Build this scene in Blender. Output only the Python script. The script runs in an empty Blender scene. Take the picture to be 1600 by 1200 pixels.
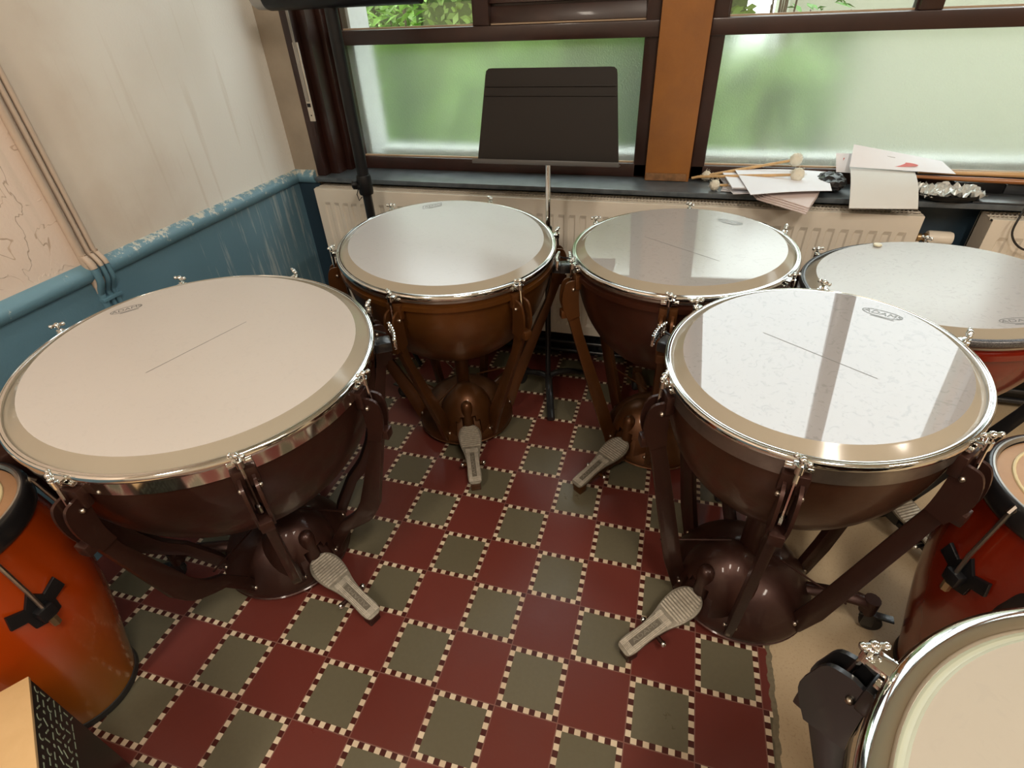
import bpy, bmesh, math, random
from mathutils import Vector, Matrix
R_ = math.radians
C = bpy.context.scene.collection
sc = bpy.context.scene

# ------------------------------------------------------------------ camera
cam_data = bpy.data.cameras.new('camera')
cam = bpy.data.objects.new('camera', cam_data)
C.objects.link(cam)
cam_data.sensor_width = 36.0
cam_data.lens = 834.06 / 1600.0 * 36.0
cam_data.clip_start = 0.02
right = Vector((0.96174805, 0.27109732, -0.03933091))
down = Vector((0.12844496, -0.57309517, -0.80936013))
fwd = Vector((-0.24195572, 0.77334867, -0.58599425))
cam.matrix_world = Matrix(((right.x, -down.x, -fwd.x, 0.61907),
                           (right.y, -down.y, -fwd.y, -0.76743),
                           (right.z, -down.z, -fwd.z, 1.52571),
                           (0, 0, 0, 1)))
sc.camera = cam

# ------------------------------------------------------------------ light
world = bpy.data.worlds.new('overcast_sky')
sc.world = world
world.use_nodes = True
bg = world.node_tree.nodes['Background']
bg.inputs['Color'].default_value = (0.92, 0.975, 1.0, 1)
bg.inputs['Strength'].default_value = 2.9
sc.view_settings.view_transform = 'Standard'
sc.view_settings.look = 'None'
sc.view_settings.gamma = 1.0
sc.view_settings.exposure = 0.66


def area(name, loc, size, power, col, rot=(0, 0, 0)):
    l = bpy.data.lights.new(name, 'AREA')
    l.shape = 'RECTANGLE'
    l.size, l.size_y = size
    l.energy = power
    l.color = col
    o = bpy.data.objects.new(name, l)
    o.location = loc
    o.rotation_euler = rot
    C.objects.link(o)
    return o


# the two ceiling luminaires of the room (their housings are built below)
LAMPS = [(1.35, -1.25, 3.2), (-0.2, -2.4, 3.2), (3.4, -1.5, 3.2)]
for i, p in enumerate(LAMPS):
    area('ceiling_lamp_light', (p[0], p[1], p[2] - 0.075), (0.30, 1.15), (35, 34, 35)[i], (1.0, 0.89, 0.76))

# ------------------------------------------------------------------ materials
MATS = {}


def nodemat(name):
    m = bpy.data.materials.new(name)
    m.use_nodes = True
    nt = m.node_tree
    return m, nt, nt.nodes['Principled BSDF']


def N(nt, t, **kw):
    n = nt.nodes.new(t)
    for k, v in kw.items():
        if k in n.inputs.keys():
            n.inputs[k].default_value = v
        else:
            setattr(n, k, v)
    return n


def mat(name, col, rough=0.5, metal=0.0, coat=0.0, noise=0.0, nscale=20, bump=0.0, bscale=60, col2=None, spec=0.5, rvar=0.0):
    if name in MATS:
        return MATS[name]
    m, nt, b = nodemat(name)
    b.inputs['Base Color'].default_value = (*col, 1)
    b.inputs['Roughness'].default_value = rough
    b.inputs['Metallic'].default_value = metal
    b.inputs['Coat Weight'].default_value = coat
    b.inputs['Coat Roughness'].default_value = 0.08
    b.inputs['Specular IOR Level'].default_value = spec
    tc = N(nt, 'ShaderNodeTexCoord')
    if noise > 0 or col2:
        nz = N(nt, 'ShaderNodeTexNoise', Scale=nscale, Detail=6.0, Roughness=0.6)
        nt.links.new(tc.outputs['Object'], nz.inputs['Vector'])
        mx = N(nt, 'ShaderNodeMix', data_type='RGBA')
        c2 = col2 or tuple(c * (1 - noise) for c in col)
        mx.inputs[6].default_value = (*col, 1)
        mx.inputs[7].default_value = (*c2, 1)
        rp = N(nt, 'ShaderNodeMapRange')
        rp.inputs['From Min'].default_value = 0.35
        rp.inputs['From Max'].default_value = 0.7
        nt.links.new(nz.outputs['Fac'], rp.inputs['Value'])
        nt.links.new(rp.outputs[0], mx.inputs[0])
        nt.links.new(mx.outputs[2], b.inputs['Base Color'])
        if rvar:
            r2 = N(nt, 'ShaderNodeMapRange')
            r2.inputs['To Min'].default_value = rough
            r2.inputs['To Max'].default_value = min(1, rough + rvar)
            nt.links.new(nz.outputs['Fac'], r2.inputs['Value'])
            nt.links.new(r2.outputs[0], b.inputs['Roughness'])
    if bump > 0:
        nz = N(nt, 'ShaderNodeTexNoise', Scale=bscale, Detail=4.0)
        nt.links.new(tc.outputs['Object'], nz.inputs['Vector'])
        bp = N(nt, 'ShaderNodeBump', Strength=bump, Distance=0.004)
        nt.links.new(nz.outputs['Fac'], bp.inputs['Height'])
        nt.links.new(bp.outputs[0], b.inputs['Normal'])
    MATS[name] = m
    return m


chrome = mat('polished_chrome', (0.78, 0.79, 0.77), 0.09, 1.0)
chrome_w = mat('worn_chrome', (0.55, 0.53, 0.49), 0.22, 1.0, noise=0.25, nscale=30, rvar=0.2)
steel_band = mat('dull_steel_band', (0.36, 0.33, 0.31), 0.28, 1.0, noise=0.3, nscale=18, rvar=0.2)
black_metal = mat('black_lacquered_metal', (0.012, 0.012, 0.013), 0.28, 0.0, coat=0.3)
black_plastic = mat('black_plastic', (0.007, 0.007, 0.008), 0.42, spec=0.3)
black_rubber = mat('black_rubber', (0.02, 0.018, 0.016), 0.7)
brown_wood = mat('dark_stained_wood', (0.034, 0.011, 0.007), 0.36, 0, coat=0.15, noise=0.4, nscale=9)
bolt_mat = mat('bolt_steel', (0.5, 0.45, 0.38), 0.3, 1.0)


def lacquer(name, col, col2, rough=0.3):
    return mat(name, col, rough, 0.55, coat=0.25, col2=col2, nscale=7, bump=0.08, bscale=90, rvar=0.15)


def wallmat():
    """left wall: painted plaster above the rail, blue dado below; peeling, drips and scratches"""
    m, nt, b = nodemat('old_cream_plaster')
    L = nt.links.new
    tc = N(nt, 'ShaderNodeTexCoord')
    sep = N(nt, 'ShaderNodeSeparateXYZ')
    L(tc.outputs['Object'], sep.inputs[0])
    big = N(nt, 'ShaderNodeTexNoise', Scale=2.2, Detail=5.0)
    L(tc.outputs['Object'], big.inputs['Vector'])
    cr = N(nt, 'ShaderNodeValToRGB')
    cr.color_ramp.elements[0].position = 0.35
    cr.color_ramp.elements[0].color = (0.62, 0.53, 0.44, 1)
    cr.color_ramp.elements[1].position = 0.65
    cr.color_ramp.elements[1].color = (0.74, 0.68, 0.59, 1)
    L(big.outputs['Fac'], cr.inputs[0])
    # peeling paint on the part nearer the room (low y), tinted warm for the lamplight, its edge follows the cable run
    reg = N(nt, 'ShaderNodeMapRange')
    reg.inputs['From Min'].default_value = 0.36
    reg.inputs['From Max'].default_value = 0.44
    L(sep.outputs['Y'], reg.inputs['Value'])
    mx = N(nt, 'ShaderNodeMix', data_type='RGBA')
    mx.inputs[6].default_value = (0.76, 0.62, 0.52, 1)
    L(cr.outputs[0], mx.inputs[7])
    L(reg.outputs[0], mx.inputs[0])
    # daylight toward the window, put into the wall colour as whitening
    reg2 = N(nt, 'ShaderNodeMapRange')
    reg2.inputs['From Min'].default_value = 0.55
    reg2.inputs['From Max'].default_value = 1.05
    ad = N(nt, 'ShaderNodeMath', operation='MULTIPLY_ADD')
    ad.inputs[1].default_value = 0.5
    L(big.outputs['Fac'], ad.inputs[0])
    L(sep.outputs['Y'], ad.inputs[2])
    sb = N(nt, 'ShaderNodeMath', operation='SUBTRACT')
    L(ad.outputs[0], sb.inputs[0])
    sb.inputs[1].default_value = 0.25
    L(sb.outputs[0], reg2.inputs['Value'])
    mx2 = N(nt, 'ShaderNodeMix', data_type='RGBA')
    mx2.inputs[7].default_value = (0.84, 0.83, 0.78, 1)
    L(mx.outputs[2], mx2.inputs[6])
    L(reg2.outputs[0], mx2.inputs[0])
    # vertical drip marks
    mp = N(nt, 'ShaderNodeMapping')
    mp.inputs['Scale'].default_value = (1, 26, 1.3)
    L(tc.outputs['Object'], mp.inputs['Vector'])
    dn = N(nt, 'ShaderNodeTexNoise', Scale=1.0, Detail=3.0)
    L(mp.outputs[0], dn.inputs['Vector'])
    dr = N(nt, 'ShaderNodeMapRange')
    dr.inputs['From Min'].default_value = 0.62
    dr.inputs['From Max'].default_value = 0.72
    dr.inputs['To Max'].default_value = 0.28
    L(dn.outputs['Fac'], dr.inputs['Value'])
    mx3 = N(nt, 'ShaderNodeMix', data_type='RGBA')
    mx3.inputs[7].default_value = (0.56, 0.48, 0.38, 1)
    L(mx2.outputs[2], mx3.inputs[6])
    L(dr.outputs[0], mx3.inputs[0])
    # flaking paint edges on the near part
    vo = N(nt, 'ShaderNodeTexNoise', Scale=6.0, Detail=3.0, Roughness=0.5, Distortion=1.5)
    L(tc.outputs['Object'], vo.inputs['Vector'])
    st = N(nt, 'ShaderNodeMapRange')
    st.inputs['From Min'].default_value = 0.49
    st.inputs['From Max'].default_value = 0.51
    L(vo.outputs['Fac'], st.inputs['Value'])
    inv = N(nt, 'ShaderNodeMath', operation='SUBTRACT')
    inv.inputs[0].default_value = 1.0
    L(reg.outputs[0], inv.inputs[1])
    mu = N(nt, 'ShaderNodeMath', operation='MULTIPLY')
    L(st.outputs[0], mu.inputs[0])
    L(inv.outputs[0], mu.inputs[1])
    ab = N(nt, 'ShaderNodeMath', operation='SUBTRACT')
    L(vo.outputs['Fac'], ab.inputs[0])
    ab.inputs[1].default_value = 0.5
    ab2 = N(nt, 'ShaderNodeMath', operation='ABSOLUTE')
    L(ab.outputs[0], ab2.inputs[0])
    lt = N(nt, 'ShaderNodeMapRange')
    lt.inputs['From Min'].default_value = 0.003
    lt.inputs['From Max'].default_value = 0.010
    lt.inputs['To Min'].default_value = 0.75
    lt.inputs['To Max'].default_value = 0.0
    L(ab2.outputs[0], lt.inputs['Value'])
    fm = N(nt, 'ShaderNodeTexNoise', Scale=5.0, Detail=1.0)
    L(tc.outputs['Object'], fm.inputs['Vector'])
    fg = N(nt, 'ShaderNodeMath', operation='GREATER_THAN')
    L(fm.outputs['Fac'], fg.inputs[0])
    fg.inputs[1].default_value = 0.52
    m4 = N(nt, 'ShaderNodeMath', operation='MULTIPLY')
    L(lt.outputs[0], m4.inputs[0])
    L(inv.outputs[0], m4.inputs[1])
    m5 = N(nt, 'ShaderNodeMath', operation='MULTIPLY')
    L(m4.outputs[0], m5.inputs[0])
    L(fg.outputs[0], m5.inputs[1])
    mx5 = N(nt, 'ShaderNodeMix', data_type='RGBA')
    mx5.inputs[7].default_value = (0.42, 0.30, 0.21, 1)
    L(mx3.outputs[2], mx5.inputs[6])
    L(m5.outputs[0], mx5.inputs[0])
    L(mx5.outputs[2], b.inputs['Base Color'])
    fine = N(nt, 'ShaderNodeTexNoise', Scale=120.0, Detail=3.0)
    L(tc.outputs['Object'], fine.inputs['Vector'])
    ma = N(nt, 'ShaderNodeMath', operation='MULTIPLY_ADD')
    L(fine.outputs['Fac'], ma.inputs[0])
    ma.inputs[1].default_value = 0.35
    mu2 = N(nt, 'ShaderNodeMath', operation='MULTIPLY')
    L(mu.outputs[0], mu2.inputs[0])
    mu2.inputs[1].default_value = 0.5
    L(mu2.outputs[0], ma.inputs[2])
    bp = N(nt, 'ShaderNodeBump', Strength=0.55, Distance=0.004)
    L(ma.outputs[0], bp.inputs['Height'])
    L(bp.outputs[0], b.inputs['Normal'])
    b.inputs['Roughness'].default_value = 0.75
    return m


def dadomat():
    m, nt, b = nodemat('scratched_blue_dado_paint')
    L = nt.links.new
    tc = N(nt, 'ShaderNodeTexCoord')
    sep = N(nt, 'ShaderNodeSeparateXYZ')
    L(tc.outputs['Object'], sep.inputs[0])
    nz = N(nt, 'ShaderNodeTexNoise', Scale=3.0, Detail=6.0)
    L(tc.outputs['Object'], nz.inputs['Vector'])
    mx = N(nt, 'ShaderNodeMix', data_type='RGBA')
    mx.inputs[6].default_value = (0.095, 0.19, 0.25, 1)
    mx.inputs[7].default_value = (0.14, 0.26, 0.33, 1)
    L(nz.outputs['Fac'], mx.inputs[0])
    mp = N(nt, 'ShaderNodeMapping')
    mp.inputs['Scale'].default_value = (1, 34, 2.0)
    mp.inputs['Rotation'].default_value = (0.06, 0, 0)
    L(tc.outputs['Object'], mp.inputs['Vector'])
    dn = N(nt, 'ShaderNodeTexNoise', Scale=1.0, Detail=5.0, Roughness=0.7)
    L(mp.outputs[0], dn.inputs['Vector'])
    # scratches only between y 0.75 and the corner
    reg = N(nt, 'ShaderNodeMapRange')
    reg.inputs['From Min'].default_value = 0.62
    reg.inputs['From Max'].default_value = 1.1
    reg.inputs['To Min'].default_value = 0.0
    reg.inputs['To Max'].default_value = 0.16
    L(sep.outputs['Y'], reg.inputs['Value'])
    ad = N(nt, 'ShaderNodeMath', operation='ADD')
    L(dn.outputs['Fac'], ad.inputs[0])
    L(reg.outputs[0], ad.inputs[1])
    th = N(nt, 'ShaderNodeMapRange')
    th.inputs['From Min'].default_value = 0.69
    th.inputs['From Max'].default_value = 0.76
    th.inputs['To Max'].default_value = 0.55
    L(ad.outputs[0], th.inputs['Value'])
    mx2 = N(nt, 'ShaderNodeMix', data_type='RGBA')
    mx2.inputs[7].default_value = (0.45, 0.50, 0.50, 1)
    L(mx.outputs[2], mx2.inputs[6])
    L(th.outputs[0], mx2.inputs[0])
    L(mx2.outputs[2], b.inputs['Base Color'])
    fine = N(nt, 'ShaderNodeTexNoise', Scale=70.0, Detail=3.0)
    L(tc.outputs['Object'], fine.inputs['Vector'])
    bp = N(nt, 'ShaderNodeBump', Strength=0.35, Distance=0.004)
    L(fine.outputs['Fac'], bp.inputs['Height'])
    L(bp.outputs[0], b.inputs['Normal'])
    b.inputs['Roughness'].default_value = 0.38
    return m


def railmat():
    m, nt, b = nodemat('chipped_blue_rail_paint')
    L = nt.links.new
    tc = N(nt, 'ShaderNodeTexCoord')
    sep = N(nt, 'ShaderNodeSeparateXYZ')
    L(tc.outputs['Object'], sep.inputs[0])
    nz = N(nt, 'ShaderNodeTexNoise', Scale=30.0, Detail=9.0, Roughness=0.8)
    L(tc.outputs['Object'], nz.inputs['Vector'])
    reg = N(nt, 'ShaderNodeMapRange')   # chips grow toward the top edge and beyond the cable run
    reg.inputs['From Min'].default_value = 0.85
    reg.inputs['From Max'].default_value = 0.90
    reg.inputs['To Max'].default_value = 0.17
    L(sep.outputs['Z'], reg.inputs['Value'])
    reg2 = N(nt, 'ShaderNodeMapRange')
    reg2.inputs['From Min'].default_value = 0.35
    reg2.inputs['From Max'].default_value = 0.55
    L(sep.outputs['Y'], reg2.inputs['Value'])
    mu = N(nt, 'ShaderNodeMath', operation='MULTIPLY')
    L(reg.outputs[0], mu.inputs[0])
    L(reg2.outputs[0], mu.inputs[1])
    ad = N(nt, 'ShaderNodeMath', operation='ADD')
    L(nz.outputs['Fac'], ad.inputs[0])
    L(mu.outputs[0], ad.inputs[1])
    th = N(nt, 'ShaderNodeMapRange')
    th.inputs['From Min'].default_value = 0.64
    th.inputs['From Max'].default_value = 0.68
    L(ad.outputs[0], th.inputs['Value'])
    mx = N(nt, 'ShaderNodeMix', data_type='RGBA')
    mx.inputs[6].default_value = (0.15, 0.29, 0.37, 1)
    mx.inputs[7].default_value = (0.60, 0.60, 0.53, 1)
    L(th.outputs[0], mx.inputs[0])
    L(mx.outputs[2], b.inputs['Base Color'])
    b.inputs['Roughness'].default_value = 0.35
    bp = N(nt, 'ShaderNodeBump', Strength=0.4, Distance=0.003)
    L(ad.outputs[0], bp.inputs['Height'])
    L(bp.outputs[0], b.inputs['Normal'])
    return m


def floormat():
    m, nt, b = nodemat('encaustic_tiles_and_screed')
    L = nt.links.new
    tc = N(nt, 'ShaderNodeTexCoord')
    sep = N(nt, 'ShaderNodeSeparateXYZ')
    L(tc.outputs['Object'], sep.inputs[0])

    def M(op, a, bb=None, c=None):
        n = nt.nodes.new('ShaderNodeMath')
        n.operation = op
        for i, v in enumerate((a, bb, c)):
            if v is None:
                continue
            if isinstance(v, (int, float)):
                n.inputs[i].default_value = v
            else:
                L(v, n.inputs[i])
        return n.outputs[0]

    def MIX(f, a, bb):
        n = N(nt, 'ShaderNodeMix', data_type='RGBA')
        if isinstance(f, (int, float)):
            n.inputs[0].default_value = f
        else:
            L(f, n.inputs[0])
        for i, v in ((6, a), (7, bb)):
            if isinstance(v, tuple):
                n.inputs[i].default_value = (*v, 1)
            else:
                L(v, n.inputs[i])
        return n.outputs[2]
    wob = N(nt, 'ShaderNodeTexNoise', Scale=9.0, Detail=2.0)
    L(tc.outputs['Object'], wob.inputs['Vector'])
    w = M('MULTIPLY', M('SUBTRACT', wob.outputs['Fac'], 0.5), 0.012)
    u = M('ADD', M('DIVIDE', sep.outputs['X'], 0.17), w)
    v = M('ADD', M('DIVIDE', sep.outputs['Y'], 0.17), w)
    iu, iv = M('FLOOR', u), M('FLOOR', v)
    fu, fv = M('SUBTRACT', u, iu), M('SUBTRACT', v, iv)
    par = M('FLOORED_MODULO', M('ADD', iu, iv), 2.0)          # 1 = green tile with mosaic border
    ku, kv = M('FLOOR', M('MULTIPLY', fu, 11.0)), M('FLOOR', M('MULTIPLY', fv, 11.0))
    mu_ = M('MINIMUM', fu, M('SUBTRACT', 1.0, fu))
    mv_ = M('MINIMUM', fv, M('SUBTRACT', 1.0, fv))
    edge = M('MINIMUM', mu_, mv_)
    border = M('LESS_THAN', edge, 1 / 11.0)
    light = M('FLOORED_MODULO', M('ADD', ku, kv), 2.0)
    # break up some light squares
    cn = N(nt, 'ShaderNodeTexWhiteNoise', noise_dimensions='2D')
    cmb = N(nt, 'ShaderNodeCombineXYZ')
    L(M('ADD', M('MULTIPLY', iu, 11.0), ku), cmb.inputs[0])
    L(M('ADD', M('MULTIPLY', iv, 11.0), kv), cmb.inputs[1])
    L(cmb.outputs[0], cn.inputs['Vector'])
    lightcol = MIX(cn.outputs['Value'], (0.55, 0.43, 0.30), (0.66, 0.55, 0.40))
    tn = N(nt, 'ShaderNodeTexWhiteNoise', noise_dimensions='2D')
    cm2 = N(nt, 'ShaderNodeCombineXYZ')
    L(iu, cm2.inputs[0])
    L(iv, cm2.inputs[1])
    L(cm2.outputs[0], tn.inputs['Vector'])
    grime = N(nt, 'ShaderNodeTexNoise', Scale=6.0, Detail=8.0, Roughness=0.7)
    L(tc.outputs['Object'], grime.inputs['Vector'])
    fineg = N(nt, 'ShaderNodeTexNoise', Scale=90.0, Detail=4.0)
    L(tc.outputs['Object'], fineg.inputs['Vector'])
    green = MIX(tn.outputs['Value'], (0.115, 0.100, 0.062), (0.142, 0.126, 0.082))
    green = MIX(M('MULTIPLY', fineg.outputs['Fac'], 0.35), green, (0.08, 0.068, 0.042))
    red = MIX(tn.outputs['Value'], (0.120, 0.023, 0.016), (0.155, 0.034, 0.026))
    red = MIX(M('MULTIPLY', grime.outputs['Fac'], 0.5), red, (0.12, 0.033, 0.026))
    bcol = MIX(light, (0.060, 0.012, 0.009), lightcol)
    gtile = MIX(border, green, bcol)
    tile = MIX(par, red, gtile)
    grout = M('LESS_THAN', edge, 0.008)
    tile = MIX(grout, tile, (0.20, 0.095, 0.075))
    # tile field ends in a broken line; beige speckled screed beyond
    en = N(nt, 'ShaderNodeTexNoise', Scale=28.0, Detail=6.0)
    L(tc.outputs['Object'], en.inputs['Vector'])
    xx = M('ADD', sep.outputs['X'], M('MULTIPLY', M('SUBTRACT', en.outputs['Fac'], 0.5), 0.022))
    strip = M('GREATER_THAN', xx, 1.040)
    beige_on = M('GREATER_THAN', xx, 1.054)
    sp = N(nt, 'ShaderNodeTexNoise', Scale=160.0, Detail=3.0, Roughness=0.7)
    L(tc.outputs['Object'], sp.inputs['Vector'])
    spm = N(nt, 'ShaderNodeMapRange')
    spm.inputs['From Min'].default_value = 0.56
    spm.inputs['From Max'].default_value = 0.68
    L(sp.outputs['Fac'], spm.inputs['Value'])
    beige = MIX(grime.outputs['Fac'], (0.43, 0.325, 0.20), (0.50, 0.39, 0.25))
    beige = MIX(M('MULTIPLY', spm.outputs[0], 0.45), beige, (0.24, 0.15, 0.08))
    cement = MIX(fineg.outputs['Fac'], (0.10, 0.085, 0.055), (0.24, 0.20, 0.13))
    col = MIX(strip, tile, cement)
    col = MIX(beige_on, col, beige)
    L(col, b.inputs['Base Color'])
    rg = N(nt, 'ShaderNodeMapRange')
    rg.inputs['To Min'].default_value = 0.20
    rg.inputs['To Max'].default_value = 0.42
    L(grime.outputs['Fac'], rg.inputs['Value'])
    L(M('ADD', rg.outputs[0], M('MULTIPLY', beige_on, 0.25)), b.inputs['Roughness'])
    bp = N(nt, 'ShaderNodeBump', Strength=0.25, Distance=0.002)
    L(M('ADD', M('MULTIPLY', fineg.outputs['Fac'], 0.4), M('MULTIPLY', M('SUBTRACT', 1.0, grout), 0.6)), bp.inputs['Height'])
    L(bp.outputs[0], b.inputs['Normal'])
    return m


def clear_glass():
    m = bpy.data.materials.new('clear_window_glass')
    m.use_nodes = True
    nt = m.node_tree
    nt.nodes.clear()
    out = N(nt, 'ShaderNodeOutputMaterial')
    mx = N(nt, 'ShaderNodeMixShader')
    mx.inputs[0].default_value = 0.06
    tr = N(nt, 'ShaderNodeBsdfTransparent')
    tr.inputs[0].default_value = (0.96, 0.98, 0.97, 1)
    gl = N(nt, 'ShaderNodeBsdfGlossy')
    gl.inputs['Roughness'].default_value = 0.03
    nt.links.new(tr.outputs[0], mx.inputs[1])
    nt.links.new(gl.outputs[0], mx.inputs[2])
    nt.links.new(mx.outputs[0], out.inputs[0])
    return m


def frosted_glass():
    m = bpy.data.materials.new('frosted_window_glass')
    m.use_nodes = True
    nt = m.node_tree
    nt.nodes.clear()
    L = nt.links.new
    out = N(nt, 'ShaderNodeOutputMaterial')
    tc = N(nt, 'ShaderNodeTexCoord')
    nz = N(nt, 'ShaderNodeTexNoise', Scale=170.0, Detail=3.0)
    L(tc.outputs['Object'], nz.inputs['Vector'])
    bp = N(nt, 'ShaderNodeBump', Strength=1.0, Distance=0.003)
    L(nz.outputs['Fac'], bp.inputs['Height'])
    rf = N(nt, 'ShaderNodeBsdfRefraction', IOR=1.12)
    rf.inputs['Roughness'].default_value = 0.50
    rf.inputs['Color'].default_value = (0.95, 0.98, 0.95, 1)
    L(bp.outputs[0], rf.inputs['Normal'])
    tl = N(nt, 'ShaderNodeBsdfTranslucent')
    tl.inputs['Color'].default_value = (0.80, 0.84, 0.80, 1)
    mx = N(nt, 'ShaderNodeMixShader')
    mx.inputs[0].default_value = 0.07
    L(rf.outputs[0], mx.inputs[1])
    L(tl.outputs[0], mx.inputs[2])
    gl = N(nt, 'ShaderNodeBsdfGlossy')
    gl.inputs['Roughness'].default_value = 0.25
    L(bp.outputs[0], gl.inputs['Normal'])
    m2 = N(nt, 'ShaderNodeMixShader')
    m2.inputs[0].default_value = 0.05
    L(mx.outputs[0], m2.inputs[1])
    L(gl.outputs[0], m2.inputs[2])
    L(m2.outputs[0], out.inputs[0])
    return m


def headmat(name, col, col2, rough=0.12, fiber=0.25, spec=0.9):
    """glossy film drumhead with faint stains and fibre marks"""
    m, nt, b = nodemat(name)
    L = nt.links.new
    tc = N(nt, 'ShaderNodeTexCoord')
    nz = N(nt, 'ShaderNodeTexNoise', Scale=4.0, Detail=6.0)
    L(tc.outputs['Object'], nz.inputs['Vector'])
    mx = N(nt, 'ShaderNodeMix', data_type='RGBA')
    mx.inputs[6].default_value = (*col, 1)
    mx.inputs[7].default_value = (*col2, 1)
    L(nz.outputs['Fac'], mx.inputs[0])
    f1 = N(nt, 'ShaderNodeTexNoise', Scale=34.0, Detail=5.0, Roughness=0.6, Distortion=2.5)
    L(tc.outputs['Object'], f1.inputs['Vector'])
    fr = N(nt, 'ShaderNodeMapRange')
    fr.inputs['From Min'].default_value = 0.555
    fr.inputs['From Max'].default_value = 0.65
    fr.inputs['To Max'].default_value = fiber
    L(f1.outputs['Fac'], fr.inputs['Value'])
    m2 = N(nt, 'ShaderNodeMix', data_type='RGBA')
    m2.inputs[7].default_value = (0.17, 0.17, 0.17, 1)
    L(mx.outputs[2], m2.inputs[6])
    L(fr.outputs[0], m2.inputs[0])
    L(m2.outputs[2], b.inputs['Base Color'])
    b.inputs['Roughness'].default_value = rough
    b.inputs['Specular IOR Level'].default_value = spec
    b.inputs['IOR'].default_value = 1.6 if spec > 0.92 else 1.5
    return m


M_wall = wallmat()
M_dado = dadomat()
M_rail = railmat()
M_floor = floormat()
M_clear = clear_glass()
M_frost = frosted_glass()
M_ceiling = mat('white_ceiling_paint', (0.72, 0.69, 0.62), 0.8, bump=0.1)
M_plain = mat('plain_cream_plaster', (0.60, 0.53, 0.44), 0.8, noise=0.15, nscale=3, bump=0.15)
M_navy = mat('dark_blue_dado_paint', (0.018, 0.040, 0.062), 0.45, bump=0.2)
M_sill = mat('worn_black_sill_paint', (0.055, 0.068, 0.080), 0.24, col2=(0.11, 0.13, 0.145), nscale=16, rvar=0.2)
M_pillar = mat('brown_glazed_pillar_paint', (0.33, 0.13, 0.028), 0.42, col2=(0.25, 0.10, 0.028), nscale=5, bump=0.15, bscale=90)
M_rad = mat('cream_radiator_enamel', (0.74, 0.68, 0.58), 0.35, noise=0.08, nscale=5)
M_raddark = mat('radiator_inside', (0.10, 0.085, 0.07), 0.6)
M_black_base = mat('black_skirting_paint', (0.012, 0.012, 0.013), 0.35)
M_paper = mat('white_paper', (0.82, 0.84, 0.90), 0.75)
M_paper2 = mat('grey_paper', (0.62, 0.61, 0.58), 0.7)


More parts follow.
